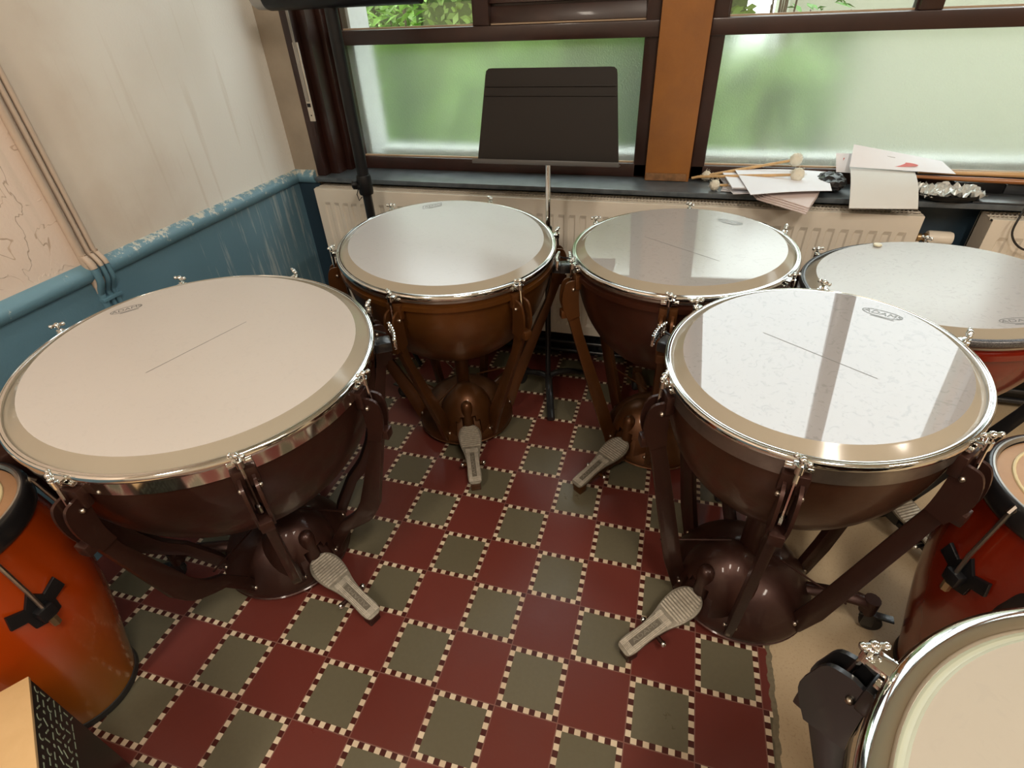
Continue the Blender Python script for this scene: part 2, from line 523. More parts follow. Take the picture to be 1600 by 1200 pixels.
# ------------------------------------------------------------------ mesh helpers
class MB:
    def __init__(self):
        self.bm = bmesh.new()

    def box(self, c, s, rot=None, bevel=0.0, mtx=None):
        r = bmesh.ops.create_cube(self.bm, size=1.0)
        vs = r['verts']
        T = Matrix.Diagonal((s[0], s[1], s[2], 1))
        if rot is not None:
            T = rot.to_4x4() @ T
        T = Matrix.Translation(c) @ T
        if mtx is not None:
            T = mtx @ T
        bmesh.ops.transform(self.bm, matrix=T, verts=vs)
        if bevel > 0:
            es = list({e for v in vs for e in v.link_edges})
            bmesh.ops.bevel(self.bm, geom=es, offset=bevel, segments=2, profile=0.6, affect='EDGES')
        return self

    def lathe(self, prof, seg=64, c=(0, 0, 0), mtx=None, cap=False):
        bm = self.bm
        rings = []
        for r, z in prof:
            if r < 1e-6:
                rings.append([bm.verts.new((c[0], c[1], c[2] + z))])
            else:
                rings.append([bm.verts.new((c[0] + r * math.cos(2 * math.pi * i / seg), c[1] + r * math.sin(2 * math.pi * i / seg), c[2] + z)) for i in range(seg)])
        for a, b in zip(rings, rings[1:]):
            for i in range(seg):
                j = (i + 1) % seg
                if len(a) == 1 and len(b) == 1:
                    continue
                if len(a) == 1:
                    bm.faces.new((a[0], b[i], b[j]))
                elif len(b) == 1:
                    bm.faces.new((a[i], b[0], a[j]))
                else:
                    bm.faces.new((a[i], b[i], b[j], a[j]))
        if cap:
            for rg in (rings[0], rings[-1]):
                if len(rg) > 1:
                    bm.faces.new(rg)
        if mtx is not None:
            bmesh.ops.transform(bm, matrix=mtx, verts=[v for rg in rings for v in rg])
        return self

    def tube(self, pts, rad, seg=10, cap=True, flat=1.0):
        bm = self.bm
        pts = [Vector(p) for p in pts]
        n = len(pts)
        rads = rad if isinstance(rad, (list, tuple)) else [rad] * n
        rings = []
        ref = None
        for i, p in enumerate(pts):
            t = (pts[min(i + 1, n - 1)] - pts[max(i - 1, 0)]).normalized()
            if ref is None:
                ref = Vector((0, 0, 1)) if abs(t.z) < 0.9 else Vector((1, 0, 0))
            x = (ref - t * ref.dot(t)).normalized()
            y = t.cross(x)
            ref = x
            rings.append([bm.verts.new(p + x * rads[i] * flat * math.cos(2 * math.pi * k / seg) + y * rads[i] * math.sin(2 * math.pi * k / seg)) for k in range(seg)])
        for a, b in zip(rings, rings[1:]):
            for k in range(seg):
                bm.faces.new((a[k], a[(k + 1) % seg], b[(k + 1) % seg], b[k]))
        if cap:
            bm.faces.new(rings[0][::-1])
            bm.faces.new(rings[-1])
        return self

    def prism(self, poly, t0, t1, mtx=None, bevel=0.0):
        """polygon in local xy extruded along local z from t0 to t1"""
        bm = self.bm
        a = [bm.verts.new((x, y, t0)) for x, y in poly]
        b = [bm.verts.new((x, y, t1)) for x, y in poly]
        f1 = bm.faces.new(a[::-1])
        f2 = bm.faces.new(b)
        n = len(poly)
        for i in range(n):
            bm.faces.new((a[i], a[(i + 1) % n], b[(i + 1) % n], b[i]))
        if mtx is not None:
            bmesh.ops.transform(bm, matrix=mtx, verts=a + b)
        if bevel > 0:
            es = list(set(f1.edges) | set(f2.edges))
            bmesh.ops.bevel(bm, geom=es, offset=bevel, segments=2, profile=0.6, affect='EDGES')
        return self

    def ball(self, c, r, seg=16, ring=10, mtx=None):
        T = Matrix.Translation(c) @ Matrix.Diagonal((*(r if isinstance(r, (tuple, list)) else (r, r, r)), 1))
        if mtx is not None:
            T = mtx @ T
        bmesh.ops.create_uvsphere(self.bm, u_segments=seg, v_segments=ring, radius=1.0, matrix=T)
        return self

    def build(self, name, m, parent=None, smooth=True, warp=None):
        bm = self.bm
        if warp:
            for v in bm.verts:
                v.co = warp(v.co)
        bmesh.ops.recalc_face_normals(bm, faces=bm.faces)
        if smooth:
            for f in bm.faces:
                f.smooth = True
            for e in bm.edges:
                if len(e.link_faces) == 2:
                    e.smooth = e.calc_face_angle(0) < R_(38)
                else:
                    e.smooth = False
        me = bpy.data.meshes.new(name)
        bm.to_mesh(me)
        bm.free()
        me.materials.append(m)
        o = bpy.data.objects.new(name, me)
        C.objects.link(o)
        if parent is not None:
            o.parent = parent
        return o


def tag(o, label=None, cat=None, group=None, kind=None):
    if label:
        o['label'] = label
    if cat:
        o['category'] = cat
    if group:
        o['group'] = group
    if kind:
        o['kind'] = kind
    return o


def thing(name, label, cat, loc=(0, 0, 0), rz=0.0, group=None):
    o = bpy.data.objects.new(name, None)
    o.empty_display_size = 0.05
    C.objects.link(o)
    o.location = loc
    o.rotation_euler = (0, 0, rz)
    return tag(o, label, cat, group)


def struct(o):
    o['kind'] = 'structure'
    return o


def text_mesh(body, size, m, parent, mtx, name, extrude=0.0002, shear=0.0, xs=1.0):
    cu = bpy.data.curves.new('lettering', 'FONT')
    cu.body = body
    cu.size = size
    cu.extrude = extrude
    cu.shear = shear
    cu.align_x = 'CENTER'
    cu.align_y = 'CENTER'
    t = bpy.data.objects.new('lettering', cu)
    me = bpy.data.meshes.new_from_object(t)
    bpy.data.objects.remove(t)
    me.transform(mtx @ Matrix.Diagonal((xs, 1, 1, 1)))
    me.materials.append(m)
    o = bpy.data.objects.new(name, me)
    C.objects.link(o)
    o.parent = parent
    return o


def smoothpoly(pts, n=6):
    """closed Catmull-Rom outline"""
    out = []
    k = len(pts)
    for i in range(k):
        p0, p1, p2, p3 = pts[i - 1], pts[i], pts[(i + 1) % k], pts[(i + 2) % k]
        for j in range(n):
            t = j / n
            out.append(tuple(0.5 * (2 * b + (c - a) * t + (2 * a - 5 * b + 4 * c - d) * t * t + (3 * b - a - 3 * c + d) * t ** 3) for a, b, c, d in zip(p0, p1, p2, p3)))
    return out


def smoothpath(pts, n=6):
    out = []
    k = len(pts)
    for i in range(k - 1):
        p0, p1, p2, p3 = pts[max(i - 1, 0)], pts[i], pts[i + 1], pts[min(i + 2, k - 1)]
        for j in range(n):
            t = j / n
            out.append(tuple(0.5 * (2 * b + (c - a) * t + (2 * a - 5 * b + 4 * c - d) * t * t + (3 * b - a - 3 * c + d) * t ** 3) for a, b, c, d in zip(p0, p1, p2, p3)))
    out.append(tuple(pts[-1]))
    return out


# ------------------------------------------------------------------ setting
XL, YW, YN = -1.14, 1.53, 1.62      # left wall, window wall (pier face), niche back under the sill
YG = 1.725                          # glass plane
ZS = 0.872                          # sill top
ZT = 2.98                           # window head
ZC = 3.27                           # ceiling
XR, YB = 5.5, -4.0

b = MB()
b.box(((XL - 0.3 + XR) / 2, (YB + 1.95) / 2, -0.05), (XR - XL + 0.6, 1.95 - YB + 0.3, 0.1))
struct(b.build('floor', M_floor, smooth=False))
b = MB()
b.box(((XL + XR) / 2, (YB + 1.95) / 2, ZC + 0.05), (XR - XL + 0.6, 1.95 - YB + 0.3, 0.1))
struct(b.build('ceiling', M_ceiling, smooth=False))
# left wall: cream plaster and the blue dado slightly proud of it
b = MB()
b.box((XL - 0.1, (YB + 1.95) / 2, ZC / 2), (0.2, 1.95 - YB, ZC))
struct(b.build('wall_left', M_wall, smooth=False))
b = MB()
b.box((XL + 0.002, (YB + YW) / 2, 0.425), (0.006, YW - YB, 0.85))
struct(b.build('trim_1', M_dado, smooth=False))
# rounded dado rail
prof = smoothpath([(0.0, 0.838), (0.016, 0.842), (0.026, 0.858), (0.027, 0.874), (0.018, 0.888), (0.006, 0.896), (0.0, 0.898)], 3)
b = MB()
mt = Matrix(((1, 0, 0, XL), (0, 0, 1, 0), (0, 1, 0, 0), (0, 0, 0, 1)))
b.prism([(x, z) for x, z in prof], YB, YW, mtx=mt)
mt2 = Matrix(((0, 0, 1, 0), (-1, 0, 0, YW), (0, 1, 0, 0), (0, 0, 0, 1)))
b.prism([(x, z) for x, z in prof], XL, -1.03, mtx=mt2)
struct(b.build('trim_2', M_rail))
# pier of window wall at the corner (plaster above, darkened in colour for its backlit shade; blue below)
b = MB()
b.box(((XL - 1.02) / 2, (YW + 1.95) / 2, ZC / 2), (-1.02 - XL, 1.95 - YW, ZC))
struct(b.build('wall_window_side', mat('shade_darkened_plaster', (0.35, 0.29, 0.22), 0.8, noise=0.2, nscale=6, bump=0.15), smooth=False))
b = MB()
b.box(((XL - 1.018) / 2, YW - 0.002, 0.42), (-1.018 - XL, 0.006, 0.84))
struct(b.build('trim_3', M_navy, smooth=False))
# niche wall below the sill
b = MB()
b.box(((-1.02 + XR) / 2, (YN + 1.95) / 2, 0.42), (XR + 1.02, 1.95 - YN, 0.84))
struct(b.build('wall_window', M_navy, smooth=False))
b = MB()
b.box(((-1.02 + XR) / 2, YN - 0.008, 0.055), (XR + 1.02, 0.016, 0.11))
struct(b.build('baseboard_window', M_black_base, smooth=False))
# lintel over the windows, wall right of the windows, back and right walls
b = MB()
b.box(((-1.02 + XR) / 2, (1.64 + 1.95) / 2, (ZT + ZC) / 2), (XR + 1.02, 0.31, ZC - ZT))
b.box(((3.42 + XR) / 2, (1.64 + 1.95) / 2, (0.84 + ZT) / 2), (XR - 3.42, 0.31, ZT - 0.84))
struct(b.build('wall_window_upper', M_plain, smooth=False))
b = MB()
b.box((XR + 0.1, (YB + 1.95) / 2, ZC / 2), (0.2, 1.95 - YB, ZC))
struct(b.build('wall_right', M_plain, smooth=False))
b = MB()
b.box(((XL + XR) / 2, YB - 0.1, ZC / 2), (XR - XL + 0.4, 0.2, ZC))
struct(b.build('wall_back', M_plain, smooth=False))
# painted pillars between the windows, standing on the sill
for x0, x1 in ((0.499, 0.679), (2.03, 2.21)):
    b = MB()
    b.box(((x0 + x1) / 2, (1.645 + 1.95) / 2, (ZS + ZT) / 2), (x1 - x0, 0.305, ZT - ZS), bevel=0.004)
    struct(b.build('wall_pillar', M_pillar))
# window sill board
b = MB()
b.box(((-1.02 + XR) / 2, (1.498 + 1.92) / 2, ZS - 0.010), (XR + 1.02, 1.92 - 1.498, 0.020), bevel=0.004)
struct(b.build('window_sill', M_sill))


def window(idx, x0, x1, mull, zrail=(1.384, 1.438), slats=False):
    """window unit in an opening x0..x1: lower frosted pane, upper clear panes"""
    fr = MB()
    d0, d1 = 1.690, 1.765
    yc, dd = (d0 + d1) / 2, d1 - d0
    fw = 0.055
    gx0, gx1 = x0 + fw, x1 - fw
    fr.box(((x0 + gx0) / 2, yc, (ZS + ZT) / 2), (fw, dd, ZT - ZS), bevel=0.005)
    fr.box(((x1 + gx1) / 2, yc, (ZS + ZT) / 2), (fw, dd, ZT - ZS), bevel=0.005)
    fr.box(((x0 + x1) / 2, yc, ZS + 0.028), (x1 - x0, dd, 0.056), bevel=0.005)
    fr.box(((x0 + x1) / 2, yc, ZT - 0.03), (x1 - x0, dd, 0.06), bevel=0.005)
    fr.box(((x0 + x1) / 2, yc - 0.008, (zrail[0] + zrail[1]) / 2), (x1 - x0, dd + 0.016, zrail[1] - zrail[0]), bevel=0.005)
    fr.box((mull, yc - 0.004, (zrail[1] + ZT) / 2), (0.07, dd + 0.008, ZT - zrail[1]), bevel=0.005)
    f = struct(fr.build('window_%d' % idx, brown_wood))
    g = MB()
    g.box(((gx0 + gx1) / 2, YG, (0.928 + zrail[0]) / 2), (gx1 - gx0 + 0.01, 0.001, zrail[0] - 0.928 + 0.01))
    g.build('frosted_pane', M_frost, f, smooth=False)
    bd = MB()   # pale glazing beads
    bd.box(((gx0 + gx1) / 2, 1.712, 0.930), (gx1 - gx0, 0.012, 0.007))
    bd.box(((gx0 + gx1) / 2, 1.712, zrail[1] + 0.004), (gx1 - gx0, 0.012, 0.006))
    bd.build('glazing_bead', mat('pale_glazing_bead', (0.45, 0.33, 0.22), 0.5), f, smooth=False)
    for a, c in ((gx0, mull - 0.035), (mull + 0.035, gx1)):
        if slats and a > mull:
            # louvred shutter panel in dark wood
            s = MB()
            zb, ze = zrail[1], 2.02
            s.box(((a + c) / 2, 1.735, (zb + ze) / 2), (c - a, 0.012, ze - zb))
            for q in range(9):
                zz = zb + 0.034 + q * 0.064
                s.box(((a + c) / 2, 1.712, zz), (c - a, 0.009, 0.056), rot=Matrix.Rotation(R_(-14), 3, 'X'), bevel=0.002)
            s.box(((a + c) / 2, 1.725, ze + 0.02), (c - a, 0.06, 0.04), bevel=0.004)
            s.build('louvred_panel', brown_wood, f)
            p = MB()
            p.box(((a + c) / 2, YG, (ze + 0.04 + ZT - 0.05) / 2), (c - a, 0.001, ZT - 0.05 - ze - 0.04))
            p.build('clear_pane', M_clear, f, smooth=False)
        else:
            # inner casement
            cs = MB()
            w = 0.006
            for bx in (((a + w / 2, 1.72, (zrail[1] + ZT - 0.06) / 2), (w, 0.03, ZT - 0.06 - zrail[1])),
                       ((c - w / 2, 1.72, (zrail[1] + ZT - 0.06) / 2), (w, 0.03, ZT - 0.06 - zrail[1]))):
                cs.box(*bx)
            cs.build('casement', brown_wood, f)
            p = MB()
            p.box(((a + c) / 2, YG, (zrail[1] + ZT - 0.06) / 2), (c - a, 0.001, ZT - 0.06 - zrail[1] + 0.01))
            p.build('clear_pane', M_clear, f, smooth=False)
    return f


window(1, -0.905, 0.499, -0.205, slats=True)
window(2, 0.679, 2.03, 1.365)
window(3, 2.21, 3.42, 2.82)

# wooden lining box at the left of the window with blind-strap winder
b = MB()
b.box((-0.998, (YW + 1.95) / 2 - 0.002, (ZS + ZT) / 2), (0.044, 1.95 - YW, ZT - ZS), bevel=0.004)
b.box((-0.953, 1.655, (ZS + ZT) / 2), (0.046, 0.16, ZT - ZS), bevel=0.004)
b.box((-0.917, 1.70, (ZS + ZT) / 2), (0.026, 0.10, ZT - ZS), bevel=0.003)
struct(b.build('trim_4', brown_wood))
t = thing('blind_strap_winder', 'white roller-blind strap winder plate on the dark wood beside the left window', 'strap winder', (-0.975, 1.527, 1.13))
b = MB()
b.box((0.0, 0, 0.13), (0.026, 0.006, 0.30), bevel=0.002)
b.build('cover_plate', mat('aged_white_plastic', (0.55, 0.50, 0.42), 0.45), t)
b = MB()
b.box((0.0, -0.006, 0.16), (0.014, 0.006, 0.20), bevel=0.002)
b.box((0.0, -0.006, 0.35), (0.012, 0.002, 0.30))
b.build('strap', mat('grey_webbing', (0.30, 0.28, 0.25), 0.8), t)
b = MB()
b.box((0.0, -0.005, 0.045), (0.014, 0.006, 0.014))
b.build('slot', black_plastic, t)
b = MB()
b.ball((0.0, -0.004, 0.004), 0.003, 8, 6)
b.build('screw', black_plastic, t)

# exterior reveals, sill and ground
M_white_ext = mat('white_exterior_render', (0.66, 0.68, 0.66), 0.8, noise=0.1, nscale=30)
b = MB()
b.box((-0.89, 1.86, (0.90 + ZT) / 2), (0.09, 0.17, ZT - 0.90))
b.box((0.589, 2.00, (0.90 + ZT) / 2), (0.17, 0.08, ZT - 0.90))
b.box((2.12, 2.00, (0.90 + ZT) / 2), (0.17, 0.08, ZT - 0.90))
b.box((1.25, 1.99, 0.885), (4.6, 0.18, 0.05), rot=Matrix.Rotation(R_(-6), 3, 'X'))
struct(b.build('wall_outside', M_white_ext, smooth=False))
b = MB()
b.box((2, 8.0, 0.25), (30, 12.1, 0.1))
struct(b.build('ground_lawn', mat('lawn_green', (0.10, 0.20, 0.035), 0.9, col2=(0.18, 0.28, 0.06), nscale=6), smooth=False))
b = MB()
b.box((4.3, 4.6, 0.33), (6.0, 4.4, 0.08))
struct(b.build('ground_driveway', mat('pale_gravel', (0.27, 0.27, 0.20), 0.9, noise=0.2, nscale=40), smooth=False))
t = thing('garden_building', 'pale rendered garden building seen beyond the right window', 'building', (4.65, 5.0, 0.3))
b = MB()
b.box((0, 0.5, 1.0), (6.6, 1.0, 2.0))
b.build('wall', mat('pale_render', (0.46, 0.46, 0.35), 0.85, noise=0.1, nscale=5), t, smooth=False)
b = MB()
b.prism([(-3.5, 0), (3.5, 0), (3.5, 0.12), (-3.5, 0.12)], -0.1, 1.2, mtx=Matrix(((1, 0, 0, 0), (0, 0, 1, 0), (0, 1, 0, 2.0), (0, 0, 0, 1))))
b.build('roof', mat('grey_roof', (0.3, 0.3, 0.3), 0.8), t, smooth=False)

rnd = random.Random(5)
M_leaf = [mat('leaf_light_green', (0.24, 0.42, 0.07), 0.5), mat('leaf_mid_green', (0.11, 0.25, 0.05), 0.5), mat('leaf_dark_green', (0.03, 0.085, 0.028), 0.55)]
M_bark = mat('shrub_bark', (0.10, 0.07, 0.04), 0.9)


def shrub(name, label, loc, w, h, nleaf, ls, ms, style='leaf', group=None, pal=None):
    t = thing(name, label, 'shrub', loc, 0, group)
    b = MB()
    stems = []
    for i in range(9):
        a = rnd.uniform(0, 6.28)
        r = rnd.uniform(0.05, w * 0.8)
        top = (r * math.cos(a), r * math.sin(a) * 0.6, h * rnd.uniform(0.75, 1.0))
        stems.append(top)
        b.tube([(0.1 * r * math.cos(a), 0.1 * r * math.sin(a), 0), (top[0] * 0.5, top[1] * 0.5, top[2] * 0.5), top], [0.014, 0.009, 0.004], 5)
    b.build('stem', M_bark, t)
    b = MB()
    bm = b.bm
    for i in range(nleaf):
        if style == 'leaf':
            s = rnd.choice(stems)
            k = rnd.uniform(0.15, 1.02)
            p = Vector((s[0] * k, s[1] * k, s[2] * k)) + Vector((rnd.gauss(0, w * 0.22), rnd.gauss(0, w * 0.2), rnd.gauss(0, 0.07)))
            a = rnd.uniform(0, 6.28)
            d = Vector((math.cos(a), math.sin(a), rnd.uniform(-0.5, 0.7))).normalized()
            n = d.cross(Vector((rnd.uniform(-.4, .4), rnd.uniform(-.4, .4), 1))).normalized()
            l = ls * rnd.uniform(0.7, 1.2)
            q = [p, p + d * l * .45 + n * l * .17 + Vector((0, 0, .008)), p + d * l, p + d * l * .45 - n * l * .17 + Vector((0, 0, .008))]
            vs = [bm.verts.new(x) for x in q]
            bm.faces.new(vs)
        else:   # long grass blades arching out of a tuft
            s = rnd.choice(stems)
            p = Vector((s[0], s[1], s[2] * 0.55))
            a = rnd.uniform(0, 6.28)
            d = Vector((math.cos(a), math.sin(a), 0))
            l = ls * rnd.uniform(1.6, 3.2)
            up = rnd.uniform(0.5, 1.3)
            side = Vector((-d.y, d.x, 0)) * 0.006
            pts = [p + d * l * k + Vector((0, 0, l * (up * k * 1.6 - 1.5 * k * k))) for k in (0, .35, .7, 1.0)]
            for u, v in zip(pts, pts[1:]):
                vs = [bm.verts.new(u - side), bm.verts.new(v - side), bm.verts.new(v + side), bm.verts.new(u + side)]
                bm.faces.new(vs)
    o = b.build('foliage', ms, t, smooth=False)
    return t


shrub('leafy_shrub', 'bright green leafy shrub just outside the left window', (-1.20, 2.85, 0.3), 0.26, 1.36, 1100, 0.13, M_leaf[0])
shrub('leafy_shrub', 'mid green leafy shrub outside behind the frosted glass and the music stand', (0.35, 3.3, 0.3), 0.26, 1.22, 900, 0.11, M_leaf[1])
shrub('ornamental_grass', 'spiky light green grass tuft outside at the right end of the left clear pane', (-0.52, 2.8, 0.3), 0.14, 1.52, 420, 0.14, M_leaf[0], 'grass')
shrub('ornamental_grass', 'spiky grass tuft outside at the left of the right-hand window', (1.05, 2.7, 0.3), 0.18, 1.46, 500, 0.13, M_leaf[0], 'grass')
shrub('leafy_shrub', 'low mid green shrub outside near the middle of the right-hand window', (1.55, 4.0, 0.3), 0.30, 1.15, 800, 0.10, M_leaf[1])
t = thing('garden_hedge', 'dark green hedge far behind the left window', 'hedge', (-2.1, 4.6, 0.3))
b = MB()
b.box((0, 0.3, 1.25), (6.2, 0.45, 2.5))
b.build('foliage_core', mat('hedge_core', (0.08, 0.12, 0.025), 0.9, noise=0.5, nscale=12), t, smooth=False)
b = MB()
for i in range(9000):
    p = Vector((rnd.uniform(-3.1, 3.1), rnd.uniform(-0.08, 0.12), rnd.uniform(0.0, 2.6)))
    a = rnd.uniform(0, 6.28)
    d = Vector((math.cos(a), math.sin(a) * 0.5, rnd.uniform(-.8, .8))).normalized()
    n = d.cross(Vector((0.2, 1, 0.3))).normalized()
    l = rnd.uniform(0.06, 0.12)
    vs = [b.bm.verts.new(x) for x in (p, p + d * l * .5 + n * l * .25, p + d * l, p + d * l * .5 - n * l * .25)]
    b.bm.faces.new(vs)
tag(b.build('leaves', mat('hedge_leaf_green', (0.17, 0.25, 0.038), 0.6, col2=(0.08, 0.13, 0.025), nscale=2), t, smooth=False), kind='stuff')

# ------------------------------------------------------------------ ceiling lamps
M_lampglow = bpy.data.materials.new('lit_lamp_diffuser')
M_lampglow.use_nodes = True
_n = M_lampglow.node_tree.nodes['Principled BSDF']
_n.inputs['Emission Color'].default_value = (1.0, 0.78, 0.50, 1)
_n.inputs['Emission Strength'].default_value = 4.0
for i, p in enumerate(LAMPS):
    t = thing('ceiling_lamp', 'long ceiling lamp with warm light, ' + ('over the camera', 'nearest the left wall', 'on the right side of the room')[i], 'ceiling lamp', (p[0], p[1], ZC))
    b = MB()
    b.box((0, 0, -0.03), (0.34, 1.22, 0.06), bevel=0.006)
    b.build('housing', M_ceiling, t)
    for s in (-0.09, 0.09):
        for q in range(4):
            b = MB()
            b.box((s, -0.44 + q * 0.29, -0.064), (0.10, 0.20, 0.006))
            b.build('diffuser', M_lampglow, t, smooth=False)

# ------------------------------------------------------------------ pipes and conduit on the left wall
t = thing('cable_conduits', 'three thin vertical conduits painted with the wall, crossing the blue rail of the left wall', 'pipe', (XL, 0.43, 0))
y0 = 0.365
for k, (dy, r) in enumerate(((0.0, 0.011), (0.026, 0.0075), (0.046, 0.008))):
    for nm, z0, z1, mm in (('conduit_upper', 0.885, ZC, mat('painted_conduit_cream', (0.53, 0.42, 0.33), 0.5, noise=0.15, nscale=8)), ('conduit_lower', 0.0, 0.885, mat('painted_conduit_blue', (0.11, 0.22, 0.285), 0.35))):
        b = MB()
        y = y0 + dy - 0.43 + 0.02
        off = 0.010
        if nm == 'conduit_lower':
            pts = [(off + 0.028, y, 0.885), (off + 0.026, y, 0.84), (off + 0.004, y, 0.80), (off, y, 0.76), (off, y, 0.0)]
        else:
            pts = [(off, y, ZC), (off, y, 0.97), (off + 0.006, y, 0.93), (off + 0.024, y, 0.90), (off + 0.028, y, 0.885)]
        b.tube(smoothpath(pts, 4), r, 12)
        b.build(nm, mm, t)
b = MB()
b.box((0.012, y0 + 0.023 - 0.41, 0.775), (0.024, 0.070, 0.012), bevel=0.002)
b.build('clamp', mat('painted_conduit_blue', (0, 0, 0)), t)

# ------------------------------------------------------------------ radiators
def radiator(x0, x1, label):
    w = x1 - x0
    t = thing('panel_radiator', label, 'radiator', ((x0 + x1) / 2, 1.515, 0), 0, 'radiators below the window sill')
    yf, yb, z0, z1 = 1.46 - 1.515, 1.565 - 1.515, 0.19, 0.83
    b = MB()
    # fluted front panel: ridges as shaped section
    n = int(w / 0.048)
    m0 = 0.03
    pts = []
    for i in range(n):
        xa = -w / 2 + m0 + i * (w - 2 * m0) / n
        p = (w - 2 * m0) / n
        pts += [(xa, 0), (xa + p * .18, 0), (xa + p * .30, 0.006), (xa + p * .72, 0.006), (xa + p * .84, 0)]
    pts = [(-w / 2, 0)] + pts + [(w / 2, 0)]
    bm = b.bm
    zz = [z0, z0 + 0.045, z0 + 0.06, z1 - 0.075, z1 - 0.06, z1]
    rows = []
    for k, z in enumerate(zz):
        rows.append([bm.verts.new((x, yf + (d if 2 <= k <= 3 else 0.0), z)) for x, d in pts])
    for a, c in zip(rows, rows[1:]):
        for i in range(len(pts) - 1):
            bm.faces.new((a[i], a[i + 1], c[i + 1], c[i]))
    b.box((0, yf + 0.012, z1 - 0.004), (w, 0.022, 0.010), bevel=0.002)
    b.box((0, yf + 0.012, z0 + 0.004), (w, 0.022, 0.010), bevel=0.002)
    o = b.build('front_panel', M_rad, t, smooth=False)
    b = MB()
    for s in (-1, 1):
        b.box((s * (w / 2 - 0.002), 0.0, (z0 + z1) / 2), (0.004, yb - yf, z1 - z0), bevel=0.001)
    b.box((0, yb - 0.006, (z0 + z1) / 2), (w, 0.010, z1 - z0))
    b.build('side_panel', M_rad, t, smooth=False)
    b = MB()
    n = int(w / 0.0135)
    for i in range(n):
        xa = -w / 2 + 0.012 + i * (w - 0.024) / n
        b.box((xa, (yf + yb) / 2 + 0.004, z1 - 0.002), (0.0055, yb - yf - 0.024, 0.006), rot=Matrix.Rotation(R_(-18), 3, 'Z'))
    b.box((0, (yf + yb) / 2, z1 - 0.001), (w, 0.004, 0.005))
    b.box((0, yf + 0.025, z1 - 0.001), (w, 0.004, 0.005))
    b.box((0, yb - 0.02, z1 - 0.001), (w, 0.004, 0.005))
    b.build('top_grille', M_rad, t, smooth=False)
    b = MB()
    b.box((0, 0.0, (z0 + z1) / 2 - 0.01), (w - 0.02, yb - yf - 0.04, z1 - z0 - 0.05))
    b.build('convector_core', M_raddark, t, smooth=False)
    for xx in (-w / 2 + 0.2, w / 2 - 0.2):
        b = MB()
        b.box((xx, 0.072, 0.5), (0.04, 0.060, 0.02))
        b.build('bracket', M_raddark, t, smooth=False)
        b = MB()
        b.box((xx, 0.0, z0 / 2 + 0.01), (0.03, 0.02, z0 + 0.02))
        b.build('foot', M_raddark, t, smooth=False)
    return t


radiator(-1.012, 1.505, 'long cream panel radiator under the sill behind the kettledrums')
radiator(1.712, 3.5, 'shorter cream panel radiator under the sill at the right edge')
t = thing('thermostat_valve', 'cream thermostatic radiator valve on the right end of the long radiator', 'valve', (1.505, 1.50, 0.742))
b = MB()
mxr = Matrix.Translation((0, 0, 0)) @ Matrix.Rotation(R_(90), 4, 'Y')
b.lathe([(0, 0.045), (0.024, 0.046), (0.026, 0.052), (0.025, 0.118), (0.022, 0.126), (0, 0.128)], 20, mtx=mxr)
b.build('valve_head', M_rad, t)
b = MB()
b.lathe([(0.0, 0.0), (0.010, 0.0), (0.010, 0.012), (0.015, 0.014), (0.015, 0.026), (0.011, 0.028), (0.011, 0.036), (0.016, 0.037), (0.016, 0.047), (0, 0.048)], 14, mtx=mxr)
b.build('brass_union', mat('worn_brass', (0.50, 0.36, 0.20), 0.35, 0.9), t)
b = MB()
b.tube([(0.02, 0, 0.0), (0.02, 0, -0.69), (0.02, 0, -0.742)], 0.008, 10)
b.build('supply_pipe', M_rad, t)
for z, nm in ((0.095, 'upper'), (0.045, 'lower')):   # in front of the skirting
    b = MB()
    b.tube([(-1.0, 1.54, z), (5.4, 1.54, z)], 0.0125, 14)
    for xx in (-0.6, 0.35, 1.3, 2.4):
        b.box((xx, 1.572, z), (0.02, 0.062, 0.008))
    tag(b.build('heating_pipe', mat('black_painted_pipe', (0.018, 0.018, 0.02), 0.3)), '%s black heating pipe running along the foot of the window wall' % nm, 'pipe')

# ------------------------------------------------------------------ timpani
film_collar = mat('clear_film_collar', (0.33, 0.29, 0.225), 0.14)
ink = mat('grey_print_ink', (0.13, 0.13, 0.13), 0.5)
ink_pale = mat('pale_print_ink', (0.20, 0.23, 0.24), 0.5)
pedal_grey = mat('worn_pedal_aluminium', (0.30, 0.27, 0.215), 0.42, 0.4, col2=(0.20, 0.175, 0.135), nscale=60, bump=0.3, bscale=200)
pedal_rib = mat('bare_rib_aluminium', (0.66, 0.60, 0.50), 0.38, 0.4, col2=(0.42, 0.37, 0.30), nscale=90)


